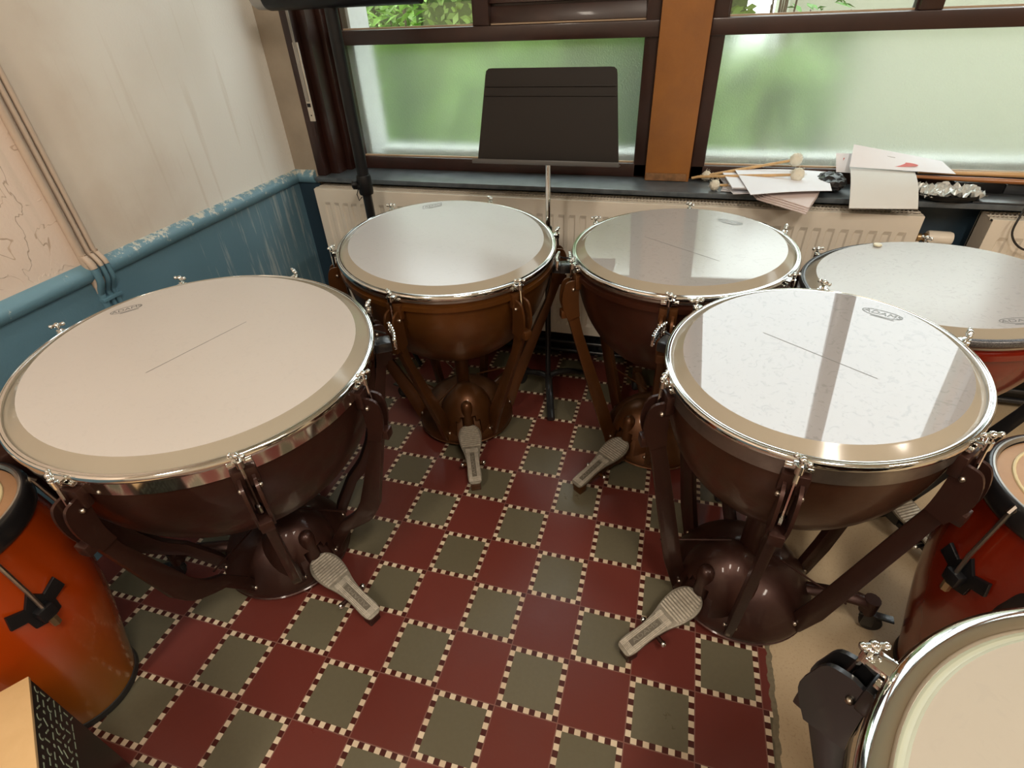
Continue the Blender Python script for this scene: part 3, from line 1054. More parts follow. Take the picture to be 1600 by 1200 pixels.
def logo_on(head, body, size, cxy, rot, H, m, style='oval'):
    """printed logo, built flat on the head"""
    mt = Matrix.Translation((cxy[0], cxy[1], H)) @ Matrix.Rotation(rot, 4, 'Z')
    b = MB()
    w, h = size, size * 0.30
    n = 40
    th = size * 0.030
    if style == 'oval':
        f = lambda k, s: (math.copysign(abs(math.cos(k)) ** 0.75, math.cos(k)) * (w / 2 + s), math.sin(k) * (h / 2 + s))
        ring = [(f(2 * math.pi * i / n, 0), f(2 * math.pi * i / n, th)) for i in range(n)]
    else:
        c = [(-w / 2, -h / 2), (w / 2 - h * .4, -h / 2), (w / 2, h / 2), (-w / 2 + h * .4, h / 2)]
        c2 = [(x * (1 + 2.4 * th / w), y * (1 + 2.4 * th / h)) for x, y in c]
        ring = list(zip(c, c2))
        n = 4
    vs = [(b.bm.verts.new((a[0], a[1], 0)), b.bm.verts.new((c_[0], c_[1], 0))) for a, c_ in ring]
    for i in range(n):
        p, q = vs[i], vs[(i + 1) % n]
        b.bm.faces.new((p[0], q[0], q[1], p[1]))
    b.box((0.06 * w, -h * 0.72, 0), (w * 0.62, h * 0.10, 0.00008))
    bmesh.ops.transform(b.bm, matrix=mt, verts=b.bm.verts)
    o = b.build('printed_logo', m, head, smooth=False)
    text_mesh(body, h * 0.80, m, head, mt @ Matrix.Translation((0, 0, 0.00002)), 'printed_lettering', extrude=0.00004, xs=1.25, shear=0.15 if style == 'oval' else 0.35)
    return o


def timpano(label, c, n, R, nlug, lug0, ped, drop=0.0, bowl_mat=None, strut_mat=None, head_mat=None, collar_mat=None, hoop_mat=None,
            band=0.03, knee=False, logo=None, seam=None, gauge=None, depth=None, hoop_w=0.014, skip_pedal=False, flat_head=False, seam_mat=None, band_mat=None, reach=0.0):
    H = c[2]
    t = thing('kettledrum', label, 'kettledrum', (c[0], c[1], 0), 0, None)
    nx, ny, nz = n
    sx, sy = -nx / nz, -ny / nz

    def warp(v):
        k = max(0.0, min(1.05, v.z / H))
        return Vector((v.x, v.y, v.z + (sx * v.x + sy * v.y) * k))

    hm = hoop_mat or chrome
    dr = 0.0 if flat_head else 0.017
    Rh = R - 0.042 * (R / 0.36) ** 0.5
    # head
    b = MB()
    b.lathe([(0, H + dr - 0.002), (Rh, H + dr - 0.002)], 96)
    head = b.build('drumhead', head_mat, t, smooth=False, warp=warp)
    b = MB()
    b.lathe([(Rh, H + dr - 0.002), (Rh + 0.004, H + dr - 0.005), (R - hoop_w - 0.005, H - 0.004), (R - hoop_w + 0.002, H - 0.008)], 96)
    b.build('head_collar', collar_mat or film_collar, t, warp=warp)
    # counter hoop
    b = MB()
    hw = hoop_w
    pr = [(R - hw, H - 0.010), (R - hw, H - 0.001), (R - hw + 0.002, H + 0.001), (R - hw * 0.55, H + 0.0005), (R - hw * 0.5, H - 0.002), (R - hw * 0.40, H + 0.001),
          (R - hw * .15, H + 0.000), (R, H - 0.004), (R + 0.001, H - 0.012), (R - 0.003, H - 0.018), (R - 0.006, H - 0.020), (R - 0.010, H - 0.020)]
    if hw > 0.02:
        pr = [(R - hw, H - 0.012)] + [(R - hw / 2 - hw / 2 * math.cos(k / 14 * math.pi), H - 0.010 + 0.014 * math.sin(k / 14 * math.pi)) for k in range(15)] + [(R + 0.0005, H - 0.016), (R - 0.004, H - 0.022)]
    b.lathe(smoothpath(pr, 2), 128)
    b.build('counter_hoop', hm, t, warp=warp)
    # chrome band round the top of the bowl
    b = MB()
    b.lathe([(R - 0.012, H - 0.018), (R - 0.006, H - 0.021), (R - 0.008, H - 0.022 - band), (R - 0.016, H - 0.025 - band)], 128)
    b.build('rim_band', band_mat or chrome_w, t, warp=warp)
    # bowl
    D = depth or R * 1.06
    Rb = R - 0.014
    zt = H - 0.020 - band
    pr = []
    for i in range(25):
        a = i / 24 * math.pi / 2
        pr.append((Rb * math.cos(a) ** 0.86 if i < 24 else 0.0, zt - D * math.sin(a) ** 1.06 * 1.0))
    b = MB()
    b.lathe([(Rb, H - 0.02)] + pr, 96)
    bowl = b.build('bowl', bowl_mat, t, warp=warp)
    b = MB()
    b.lathe([(Rb + 0.001, zt - 0.012), (Rb + 0.012, zt - 0.014), (Rb + 0.012, zt - 0.030), (Rb - 0.006, zt - 0.033)], 96)
    if band < 0.02:
        b.build('support_ring', bowl_mat, t, warp=warp)
    else:
        b.bm.free()
    # struts
    sw = 0.030
    for i in range(nlug):
        az = R_(lug0 + 360.0 / nlug * i)
        T = Matrix.Rotation(az, 4, 'Z') @ Matrix(((1, 0, 0, 0), (0, 0, -1, 0), (0, 1, 0, 0), (0, 0, 0, 1)))   # local x=r, y=z, z=tangent
        r1 = R + 0.048 + reach
        if knee:
            outer = smoothpath([(R + 0.012, H - 0.055), (R + 0.038, H - 0.062), (r1, H - 0.095), (r1 - 0.003, H - 0.145), (R + 0.028, H - 0.20)], 4) + smoothpath([(0.395, 0.335), (0.362, 0.270), (0.315, 0.225), (0.27, 0.190)], 3) + [(0.205, 0.075), (0.19, 0.04)]
            inner = [(0.165, 0.055), (0.19, 0.125)] + smoothpath([(0.25, 0.225), (0.30, 0.275), (0.335, 0.34)], 3) + smoothpath([(R - 0.015, H - 0.235), (R - 0.002, H - 0.16), (R - 0.004, H - 0.10), (R - 0.008, H - 0.058)], 4)
        else:
            outer = smoothpath([(R + 0.012 + reach * .6, H - 0.055 + reach * .5), (R + 0.036 + reach, H - 0.062 + reach * .3), (r1, H - 0.095), (r1 + reach * .3, H - 0.145), (R + 0.022 + reach, H - 0.215)], 4) + [(0.245, 0.16), (0.212, 0.055), (0.20, 0.035)]
            inner = [(0.165, 0.06), (0.20, 0.19)] + smoothpath([(R - 0.030, H - 0.27), (R - 0.012, H - 0.19), (R - 0.006, H - 0.11), (R - 0.008, H - 0.058)], 4)
        poly = outer + inner
        zc = H - 0.175
        lower = [p for p in poly if p[1] <= zc + 0.012]
        b = MB()
        # lower solid web with side flanges
        b.prism(lower, -sw * 0.36, sw * 0.36, mtx=T, bevel=0.003)
        # fork: two cheeks
        for s in (-1, 1):
            up = [p for p in poly if p[1] >= zc - 0.03]
            b.prism(up, s * sw * 0.5 - 0.0035, s * sw * 0.5 + 0.0035, mtx=T)
        b.box((r1 - 0.022, 0, H - 0.178), (0.05, sw, 0.03), mtx=Matrix.Rotation(az, 4, 'Z'), bevel=0.004)
        st = b.build('strut', strut_mat, t, warp=warp)
        for s in (-1, 1):
            for bc, br_ in (((R + 0.014, s * (sw * 0.5 + 0.005), H - 0.085), 0.006), ((0.192, s * (sw * 0.36 + 0.003), 0.075), 0.007)):
                b = MB()
                b.ball(bc, br_, 8, 6, mtx=Matrix.Rotation(az, 4, 'Z'))
                b.build('bolt', bolt_mat, st, warp=warp)
        Rz = Matrix.Rotation(az, 4, 'Z')
        # tension rod with T handle and claw
        b = MB()
        rr = R + 0.014 + reach * 0.7
        p0, p1 = Rz @ Vector((rr, 0, H + 0.008)), Rz @ Vector((R + 0.024 + reach, 0, H - 0.15))
        b.tube([p0, p1], 0.0042, 8)
        tx = Rz @ Vector((0.6, 0.8, 0))
        b.tube([p0 + Vector((0, 0, 0.004)) - tx * 0.013, p0 + Vector((0, 0, 0.004)) + tx * 0.013], 0.0042, 8)
        b.ball(p0 + Vector((0, 0, 0.004)) - tx * 0.014, 0.0055, 8, 6)
        b.ball(p0 + Vector((0, 0, 0.004)) + tx * 0.014, 0.0055, 8, 6)
        b.ball(p0 + Vector((0, 0, 0.004)), 0.0075, 10, 8)
        b.tube([p1 + Vector((0, 0, 0.02)), p1], 0.008, 8)
        rod = b.build('tension_rod', chrome, t, warp=warp)
        b = MB()
        b.box((R + 0.004 + reach * 0.35, 0, H - 0.008), (0.020 + reach * 0.8, 0.026, 0.008 + reach * 0.1), mtx=Rz, bevel=0.002)
        b.box((R - 0.001, 0, H - 0.020), (0.012, 0.050, 0.008), mtx=Rz, bevel=0.002)
        b.tube([Rz @ Vector((rr, 0, H - 0.002)), Rz @ Vector((rr, 0, H - 0.020))], 0.0085, 10)
        b.build('lug_claw', chrome, rod, warp=warp)
        b = MB()   # casting on the bowl that carries the strut head
        b.box((R - 0.002, 0, H - 0.062), (0.022, sw + 0.022, 0.052), mtx=Rz, bevel=0.006)
        b.build('strut_mount', strut_mat, t, warp=warp)
    # base casting
    b = MB()
    pr = [(0.0, 0.19), (0.05, 0.188), (0.10, 0.175), (0.145, 0.145), (0.18, 0.10), (0.198, 0.065), (0.204, 0.045), (0.200, 0.030), (0.185, 0.026), (0.0, 0.026)]
    b.lathe(smoothpath(pr, 2), 64)
    base = b.build('base_casting', strut_mat, t)
    # round hood toward the pedal
    pa = R_(ped)
    pd = Vector((math.cos(pa), math.sin(pa), 0))
    Rp = Matrix.Rotation(pa, 4, 'Z')
    if not skip_pedal:
        b = MB()
        pr = []
        for i in range(13):
            a = i / 12 * math.pi / 2
            pr.append((0.118 * math.sin(a), 0.07 + 0.175 * math.cos(a)))
        pr += [(0.120, 0.035), (0.112, 0.030)]
        hb = b.lathe(pr, 40, c=(0.085, 0, 0))
        # cut the mouth facing the pedal
        kill = [f for f in b.bm.faces if (lambda q: q.x > 0.125 and abs(q.y) < 0.055 and q.z < 0.135 + (0.055 - abs(q.y)) * 0.6)(f.calc_center_median())]
        bmesh.ops.delete(b.bm, geom=kill, context='FACES')
        bmesh.ops.transform(b.bm, matrix=Rp, verts=b.bm.verts)
        hood = b.build('pedal_hood', strut_mat, t)
        sm = hood.modifiers.new('wall', 'SOLIDIFY')
        sm.thickness = 0.006
        b = MB()
        b.lathe([(0.0, 0.222), (0.012, 0.219), (0.021, 0.208), (0.024, 0.194), (0.022, 0.165), (0.024, 0.120), (0.027, 0.070), (0.0, 0.070)], 20, c=(0.168, 0, 0))
        bmesh.ops.transform(b.bm, matrix=Rp, verts=b.bm.verts)
        b.build('linkage_cover', strut_mat, t)
        # pedal arm
        b = MB()
        b.box((0.30, 0, 0.040), (0.30, 0.034, 0.022), mtx=Rp, bevel=0.005)
        b.box((0.20, 0, 0.058), (0.10, 0.05, 0.05), mtx=Rp, bevel=0.008)
        b.box((0.425, 0, 0.019), (0.035, 0.038, 0.038), mtx=Rp, bevel=0.004)
        b.tube([Rp @ Vector((0.34, -0.04, 0.045)), Rp @ Vector((0.34, 0.04, 0.045))], 0.007, 8)
        arm = b.build('pedal_arm', strut_mat, t)
        for s in (-1, 1):
            b = MB()
            b.ball((0.34, s * 0.042, 0.045), 0.009, 10, 8, mtx=Rp)
            b.build('bolt', chrome, arm)
        # footplate: sole outline, x from heel(0) to toe(0.28)
        out = smoothpoly([(0.0, 0.0), (0.004, 0.020), (0.030, 0.0265), (0.085, 0.0245), (0.135, 0.0300), (0.185, 0.0430), (0.230, 0.0460), (0.262, 0.0340), (0.276, 0.012),
                          (0.276, -0.012), (0.262, -0.034), (0.230, -0.046), (0.185, -0.0430), (0.135, -0.0300), (0.085, -0.0245), (0.030, -0.0265), (0.004, -0.020)], 4)
        heel, toe = Vector((0.452, 0, 0.046)), Vector((0.180, 0, 0.112))
        ex = (toe - heel).normalized()
        ey = Vector((0, -1, 0))
        ez = ex.cross(ey)
        if ez.z < 0:
            ez = -ez
            ey = -ey
        F = Rp @ Matrix(((ex.x, ey.x, ez.x, heel.x), (ex.y, ey.y, ez.y, heel.y), (ex.z, ey.z, ez.z, heel.z), (0, 0, 0, 1)))
        b = MB()
        b.prism(out, -0.004, 0.004, mtx=F, bevel=0.0015)
        fp = b.build('footplate', pedal_grey, t)
        fp['label'] = 'worn grey sole-shaped metal footplate'
        b = MB()
        for q in range(11):       # tread ribs on the ball of the foot
            x = 0.172 + q * 0.0092
            hwid = 0.040 * math.sqrt(max(0.05, 1 - ((x - 0.205) / 0.078) ** 2))
            b.box((x, 0, 0.0050), (0.0050, 2 * hwid, 0.0030), mtx=F)
        for q in range(10):       # lengthwise ribs on the heel part
            y = -0.0203 + q * 0.0045
            if abs(y) > 0.0100:
                b.box((0.085, y, 0.0045), (0.15, 0.0028, 0.0018), mtx=F)
        for q in range(5):
            b.box((0.150 + q * 0.0035 - 0.007, 0, 0.0045), (0.0018, 0.050, 0.0016), mtx=F)
            b.box((0.012 + q * 0.0042, 0, 0.0045), (0.0022, 0.044, 0.0016), mtx=F)
        b.build('tread_ribs', pedal_rib, fp, smooth=False)
        b = MB()
        b.box((0.083, 0, 0.0042), (0.105, 0.017, 0.0012), mtx=F)
        b.build('name_panel', mat('dirty_pedal_recess', (0.14, 0.12, 0.09), 0.6, 0.3), fp, smooth=False)
        text_mesh('ADAMS', 0.017, pedal_grey, fp, F @ Matrix.Translation((0.083, 0, 0.0050)) @ Matrix.Rotation(R_(0), 4, 'Z'), 'embossed_lettering', 0.0004, xs=1.55)
    # transport arms with casters behind
    for da in (128, -128) if not skip_pedal else (60, 180):
        a2 = pa + R_(da)
        Ra = Matrix.Rotation(a2, 4, 'Z')
        b = MB()
        b.tube([Ra @ Vector(p) for p in smoothpath([(0.15, 0, 0.085), (0.24, 0, 0.105), (0.31, 0, 0.110), (0.345, 0, 0.098)], 3)], 0.021, 10, flat=0.8)
        b.tube([Ra @ Vector((0.340, 0, 0.125)), Ra @ Vector((0.340, 0, 0.070))], 0.021, 12)
        ca = b.build('caster_arm', strut_mat, t)
        b = MB()
        wm = Ra @ Matrix.Translation((0.362, 0, 0.029)) @ Matrix.Rotation(R_(90), 4, 'X')
        b.lathe([(0, -0.011), (0.026, -0.011), (0.029, -0.006), (0.029, 0.006), (0.026, 0.011), (0, 0.011)], 24, mtx=wm)
        b.build('wheel', black_rubber, ca)
        b = MB()
        b.box((0.350, 0.015, 0.048), (0.030, 0.004, 0.050), mtx=Ra, bevel=0.001)
        b.box((0.350, -0.015, 0.048), (0.030, 0.004, 0.050), mtx=Ra, bevel=0.001)
        b.box((0.342, 0, 0.072), (0.040, 0.034, 0.006), mtx=Ra)
        b.box((0.385, 0, 0.062), (0.05, 0.022, 0.006), mtx=Ra @ Matrix.Translation((0, 0, 0)), bevel=0.001)
        b.build('caster_fork', black_metal, ca)
    # thin stay rods between base and struts
    b = MB()
    for i in range(0, nlug, 2):
        az = R_(lug0 + 360.0 / nlug * i)
        b.tube([(0.06 * math.cos(az), 0.06 * math.sin(az), 0.235), (0.27 * math.cos(az), 0.27 * math.sin(az), 0.262)], 0.0028, 6)
    b.tube([(0, 0, 0.18), (0, 0, zt - D + 0.03)], 0.028, 16)
    b.build('centre_post', strut_mat, t)
    # logo and seam drawn on the head
    Hh = H + dr - 0.0017
    if logo:
        body, size, a0, r0, a1, style, mm = logo
        cx_, cy_ = r0 * math.cos(R_(a0)), r0 * math.sin(R_(a0))
        o = logo_on(head, body, size, (cx_, cy_), R_(a1), Hh, mm, style)
        for q in [x for x in head.children]:
            for v in q.data.vertices:
                v.co = warp(v.co)
    if seam:
        (a0, r0), (a1, r1_) = seam
        p0 = Vector((r0 * math.cos(R_(a0)), r0 * math.sin(R_(a0)), Hh))
        p1 = Vector((r1_ * math.cos(R_(a1)), r1_ * math.sin(R_(a1)), Hh))
        d = p1 - p0
        b = MB()
        ang = math.atan2(d.y, d.x)
        b.box((0, 0, 0), (d.length, 0.0012, 0.0002), mtx=Matrix.Translation((p0 + p1) / 2) @ Matrix.Rotation(ang, 4, 'Z'))
        b.build('drawn_centre_line', seam_mat or ink, head, smooth=False, warp=warp)
    if gauge is not None:
        Rg = Matrix.Rotation(R_(gauge), 4, 'Z')
        b = MB()
        for zo in (0.0, -0.022):
            pts = []
            for k in range(9):
                a = (k - 4) / 4 * 0.13
                pts.append(Rg @ Vector((R + 0.030 + 0.02 * math.cos(a * 6), R * math.sin(a) * 0.9, H - 0.035 + zo)))
            b.tube(pts, 0.0035, 6)
        for k in range(7):
            a = (k - 3) / 3 * 0.115
            b.box((R + 0.031 + 0.02 * math.cos(a * 6), R * math.sin(a) * 0.9, H - 0.046), (0.008, 0.010, 0.034), mtx=Rg, bevel=0.0015)
        g = b.build('tuning_gauge', chrome, t, warp=warp)
        b = MB()
        b.box((R + 0.015, 0, H - 0.07), (0.05, 0.045, 0.03), mtx=Rg, bevel=0.005)
        b.tube([Rg @ Vector((R - 0.005, 0.02, H - 0.03)), Rg @ Vector((R + 0.03, 0.0, H - 0.035))], 0.003, 6)
        b.build('gauge_bracket', black_metal, g, warp=warp)
    return t


h1 = headmat('film_head_warm_white', (0.56, 0.52, 0.48), (0.52, 0.48, 0.445), 0.30, 0.05)
h2 = headmat('film_head_smooth_white', (0.52, 0.52, 0.52), (0.48, 0.48, 0.48), 0.26, 0.05)
h3 = headmat('film_head_mottled_white', (0.40, 0.39, 0.38), (0.37, 0.36, 0.35), 0.03, 0.16, 1.0)
h4 = headmat('film_head_fibre_white', (0.34, 0.33, 0.33), (0.31, 0.30, 0.30), 0.025, 0.38, 0.95)
h5 = headmat('film_head_grey_white', (0.45, 0.44, 0.435), (0.42, 0.41, 0.405), 0.22, 0.18)
h6 = headmat('film_head_cream', (0.38, 0.345, 0.285), (0.35, 0.315, 0.26), 0.4, 0.05, 0.4)

lac1 = lacquer('maroon_brown_lacquer', (0.048, 0.016, 0.010), (0.034, 0.012, 0.008))
lac2 = lacquer('golden_brown_lacquer', (0.14, 0.050, 0.009), (0.10, 0.034, 0.007), 0.26)
lac3 = lacquer('dark_red_brown_lacquer', (0.065, 0.018, 0.008), (0.045, 0.014, 0.007))
lac4 = lacquer('bronze_brown_lacquer', (0.075, 0.028, 0.013), (0.052, 0.020, 0.010))
lac5 = lacquer('red_fibreglass_bowl', (0.17, 0.012, 0.004), (0.12, 0.008, 0.003), 0.18)
lac5.node_tree.nodes['Principled BSDF'].inputs['Metallic'].default_value = 0.0
st1 = lacquer('maroon_brown_cast_frame', (0.048, 0.017, 0.011), (0.035, 0.013, 0.009), 0.38)
st2 = lacquer('golden_brown_cast_frame', (0.12, 0.042, 0.010), (0.08, 0.030, 0.008), 0.34)
glitter = mat('dark_glitter_rim', (0.22, 0.22, 0.23), 0.35, 0.8, col2=(0.04, 0.04, 0.045), nscale=400)

timpano('largest kettledrum, front left by the blue wall, with cream head and wide chrome band', (-0.4891, 0.1282, 0.8176), (0.0633, -0.0298, 0.9976), 0.43, 8, 3, -22,
        bowl_mat=lac1, strut_mat=st1, head_mat=h1, knee=True, band=0.034, band_mat=chrome, logo=('ADAMS', 0.076, 164, 0.342, 56, 'oval', ink), seam=((-111, 0.138), (77, 0.140)), gauge=35, depth=0.42)
timpano('kettledrum with golden brown bowl in front of the left window, music stand behind it', (-0.1350, 0.9492, 0.8249), (0.0464, -0.0582, 0.9972), 0.39, 6, -95, -66,
        bowl_mat=lac2, strut_mat=st2, head_mat=h2, band=0.008, logo=('REMO', 0.085, 122, 0.306, 42, 'bar', ink), gauge=6, depth=0.40)
timpano('middle back kettledrum with dark red-brown bowl, standing below the brown pillar', (0.6717, 0.9889, 0.8467), (-0.0264, -0.0257, 0.9993), 0.355, 6, -93, -125,
        bowl_mat=lac3, strut_mat=st2, head_mat=h3, band=0.006, logo=('ADAMS', 0.084, 51, 0.243, -30, 'oval', ink_pale), seam=((166, 0.123), (-51, 0.178)), gauge=-172, depth=0.40)
timpano('front right kettledrum whose glossy head mirrors the window and its dark mullion', (0.9687, 0.3557, 0.8537), (-0.0702, -0.069, 0.9951), 0.317, 6, -161, -135,
        bowl_mat=lac4, strut_mat=st1, head_mat=h4, band=0.036, band_mat=steel_band, logo=('ADAMS', 0.080, 47, 0.235, -30, 'oval', ink_pale), seam=((144, 0.125), (-38, 0.127)), gauge=157, depth=0.345)
timpano('kettledrum with red bowl and dark glittery rim at the right edge by the second radiator', (1.3820, 0.9262, 0.8081), (-0.0657, 0.0208, 0.9976), 0.345, 6, -103, -60,
        bowl_mat=lac5, strut_mat=black_metal, head_mat=h5, hoop_mat=glitter, band=0.006, logo=('ADAMS', 0.085, -69, 0.272, 12, 'oval', ink), depth=0.36)
timpano('kettledrum cut off by the bottom right corner, with black frame and broad chrome hoop', (1.2660, -0.5800, 0.850), (0, 0, 1), 0.397, 8, 142.5, -40,
        bowl_mat=lac3, strut_mat=black_metal, head_mat=h6, collar_mat=mat('greenish_film_collar', (0.44, 0.46, 0.36), 0.3), band=0.03, hoop_w=0.036, flat_head=True, depth=0.40, reach=0.016)

t = thing('ivory_damper_disc', 'small ivory disc lying on the far edge of the drumhead with the glittery rim', 'disc', (1.296, 1.190, 0.8132))
b = MB()
b.lathe([(0, 0.0), (0.012, 0.0), (0.0135, 0.003), (0.012, 0.006), (0, 0.0065)], 24)
b.build('disc', mat('ivory_felt', (0.72, 0.68, 0.52), 0.6), t)


# ------------------------------------------------------------------ congas
def congamat(name, hi, lo):
    m, nt, b_ = nodemat(name)
    L = nt.links.new
    tc = N(nt, 'ShaderNodeTexCoord')
    sep = N(nt, 'ShaderNodeSeparateXYZ')
    L(tc.outputs['Object'], sep.inputs[0])
    nz = N(nt, 'ShaderNodeTexNoise', Scale=4.0, Detail=4.0)
    mp = N(nt, 'ShaderNodeMapping')
    mp.inputs['Scale'].default_value = (6, 6, 0.8)
    L(tc.outputs['Object'], mp.inputs['Vector'])
    L(mp.outputs[0], nz.inputs['Vector'])
    ad = N(nt, 'ShaderNodeMath', operation='MULTIPLY_ADD')
    ad.inputs[1].default_value = 0.10
    L(nz.outputs['Fac'], ad.inputs[0])
    L(sep.outputs['Z'], ad.inputs[2])
    cr = N(nt, 'ShaderNodeValToRGB')
    e = cr.color_ramp.elements
    e[0].position = 0.02
    e[0].color = (*lo, 1)
    e[1].position = 0.78
    e[1].color = (*[c * 0.45 for c in hi], 1)  # shell top darkened in colour for the shade near the rim
    k = e.new(0.48)
    k.color = (*hi, 1)
    k = e.new(0.26)
    k.color = (*[a * 0.45 + c * 0.55 for a, c in zip(hi, lo)], 1)
    L(ad.outputs[0], cr.inputs[0])
    L(cr.outputs[0], b_.inputs['Base Color'])
    b_.inputs['Roughness'].default_value = 0.25
    b_.inputs['Coat Weight'].default_value = 0.4
    return m


def conga(label, loc, bm_, skin, plate_az, rz=0):
    t = thing('conga_drum', label, 'conga', loc, rz, 'sunburst congas')
    b = MB()
    pr = smoothpath([(0.121, 0.016), (0.137, 0.10), (0.158, 0.20), (0.180, 0.32), (0.194, 0.44), (0.195, 0.52), (0.186, 0.60), (0.172, 0.665), (0.168, 0.68)], 4)
    b.lathe([(0.0, 0.02), (0.115, 0.02)] + pr, 72)
    b.build('shell', bm_, t)
    b = MB()
    b.lathe([(0.110, 0.004), (0.123, 0.0), (0.127, 0.008), (0.126, 0.024), (0.119, 0.026)], 64)
    b.build('rubber_foot', black_rubber, t)
    b = MB()
    b.lathe([(0, 0.700), (0.12, 0.700), (0.150, 0.699), (0.166, 0.695), (0.170, 0.685)], 72)
    hd = b.build('drumhead', skin, t)
    b = MB()
    pts = [(0.139 * math.cos(k / 48 * 2 * math.pi), 0.139 * math.sin(k / 48 * 2 * math.pi), 0.7) for k in range(49)]
    b.tube(pts, 0.0035, 8, cap=False)
    b.build('skin_ring', mat('pale_skin_edge', (0.62, 0.52, 0.30), 0.5), hd)
    b = MB()
    b.lathe(smoothpath([(0.168, 0.684), (0.170, 0.697), (0.176, 0.706), (0.184, 0.702), (0.187, 0.690), (0.186, 0.665), (0.180, 0.650), (0.176, 0.650)], 3), 72)
    b.build('rim_collar', black_metal, t)
    b = MB()
    b.lathe([(0.168, 0.6985), (0.172, 0.7030), (0.1755, 0.7060), (0.172, 0.7065), (0.1665, 0.7000)], 72)
    b.build('rim_edge', chrome_w, t)
    rad = 0.1955
    for k in range(6):
        az = R_(plate_az + 60 * k)
        Rz = Matrix.Rotation(az, 4, 'Z')
        # star shaped side plate bent on the shell
        b = MB()
        star = [(-0.050, 0.035), (-0.020, 0.018), (0.0, 0.048), (0.020, 0.018), (0.052, 0.035), (0.058, 0.0), (0.030, -0.012), (0.028, -0.040), (0.0, -0.052), (-0.028, -0.040), (-0.030, -0.012), (-0.058, 0.0)]
        T = Rz @ Matrix.Translation((rad, 0, 0.50)) @ Matrix(((0, 0, 1, 0), (1, 0, 0, 0), (0, 1, 0, 0), (0, 0, 0, 1)))
        b.prism(star, -0.003, 0.006, mtx=T, bevel=0.002)
        b.bm.verts.ensure_lookup_table()
        b.box((rad + 0.014, 0, 0.487), (0.024, 0.034, 0.034), mtx=Rz, bevel=0.006)
        b.build('side_plate', black_plastic, t)
        b = MB()
        b.tube([Rz @ Vector(p) for p in ((0.190, 0, 0.700), (0.196, 0, 0.66), (0.212, 0, 0.56), (0.213, 0, 0.47))], 0.0045, 8)
        b.tube([Rz @ Vector(p) for p in ((0.184, 0, 0.690), (0.190, 0, 0.703), (0.196, 0, 0.690))], 0.005, 6)
        rod = b.build('tension_rod', chrome_w, t)
        b = MB()
        b.lathe([(0, 0.445), (0.009, 0.445), (0.0095, 0.470), (0, 0.471)], 6, c=(0.213, 0, 0), mtx=Rz)
        b.build('nut', mat('worn_brass', (0, 0, 0)), rod)
    return t


skin = mat('brown_conga_skin', (0.34, 0.19, 0.095), 0.45, col2=(0.27, 0.14, 0.07), nscale=6)
skin2 = mat('pale_conga_skin', (0.44, 0.27, 0.15), 0.45, col2=(0.33, 0.19, 0.10), nscale=6)
conga('orange sunburst conga at the left edge, partly under the largest kettledrum', (-0.780, -0.418, 0), congamat('orange_sunburst_shaded_lacquer', (0.42, 0.050, 0.003), (0.26, 0.105, 0.008)), skin, -3)
conga('red sunburst conga at the right edge beside the front right kettledrum', (1.499, 0.213, 0), congamat('red_sunburst_shaded_lacquer', (0.22, 0.014, 0.002), (0.17, 0.022, 0.003)), skin2, -158)

# ------------------------------------------------------------------ cajon at bottom left
t = thing('cajon', 'box drum with pale wooden top and black side with green strokes, bottom left', 'box drum', (-0.455, -0.548, 0), R_(0))
e1 = Vector((-0.62, -0.58, 0)).normalized()        # along the far edge
Rb_ = Matrix.Rotation(R_(-34), 4, 'Z')
b = MB()
b.box((0.15, -0.15, 0.25), (0.30, 0.30, 0.492), mtx=Rb_, bevel=0.003)
b.build('body', mat('black_cajon_lacquer', (0.014, 0.011, 0.010), 0.4), t)
b = MB()
b.box((0.15, -0.15, 0.4985), (0.302, 0.302, 0.009), mtx=Rb_, bevel=0.002)
b.build('seat_panel', mat('pale_birch_ply', (0.62, 0.41, 0.20), 0.45, col2=(0.52, 0.33, 0.15), nscale=8), t)
for s in (-1, 1):
    for q in (-1, 1):
        b = MB()
        b.lathe([(0, 0), (0.014, 0), (0.016, 0.005), (0, 0.006)], 12, c=(0.15 + s * 0.12, -0.15 + q * 0.12, 0), mtx=Rb_)
        b.build('foot', black_rubber, t)
b = MB()
r2 = random.Random(11)
for row in range(7):
    for col in range(13):
        y = 0.014 + col * 0.0215 + r2.uniform(0, .003)
        z = 0.478 - row * 0.0215 - r2.uniform(0, .003) 
        k = r2.randrange(6)
        T = Rb_ @ Matrix.Translation((y, 0.0006, z)) @ Matrix(((1.3, 0, 0, 0), (0, 0, 1, 0), (0, 1.3, 0, 0), (0, 0, 0, 1)))
        if k == 0:
            b.box((0, 0, 0), (0.0025, 0.012, 0.0006), mtx=T)
        elif k == 1:
            b.box((0, 0, 0), (0.012, 0.0025, 0.0006), mtx=T)
        elif k == 2:
            b.box((0, 0, 0), (0.0026, 0.014, 0.0006), mtx=T @ Matrix.Rotation(R_(40), 4, 'Z'))
        elif k == 3:
            pts = [(0.005 * math.cos(a / 6 * math.pi - 1.2), 0.005 * math.sin(a / 6 * math.pi - 1.2)) for a in range(7)]
            for p, q in zip(pts, pts[1:]):
                m_ = ((p[0] + q[0]) / 2, (p[1] + q[1]) / 2, 0)
                an = math.atan2(q[1] - p[1], q[0] - p[0])
                b.box((0, 0, 0), (0.0034, 0.0024, 0.0006), mtx=T @ Matrix.Translation(m_) @ Matrix.Rotation(an, 4, 'Z'))
        elif k == 4:
            b.box((0, 0, 0), (0.0045, 0.0045, 0.0006), mtx=T)
        else:
            b.box((0, 0, 0), (0.0026, 0.013, 0.0006), mtx=T @ Matrix.Rotation(R_(-50), 4, 'Z'))
b.build('stroke_pattern', mat('pale_green_print', (0.32, 0.38, 0.27), 0.6), t, smooth=False)

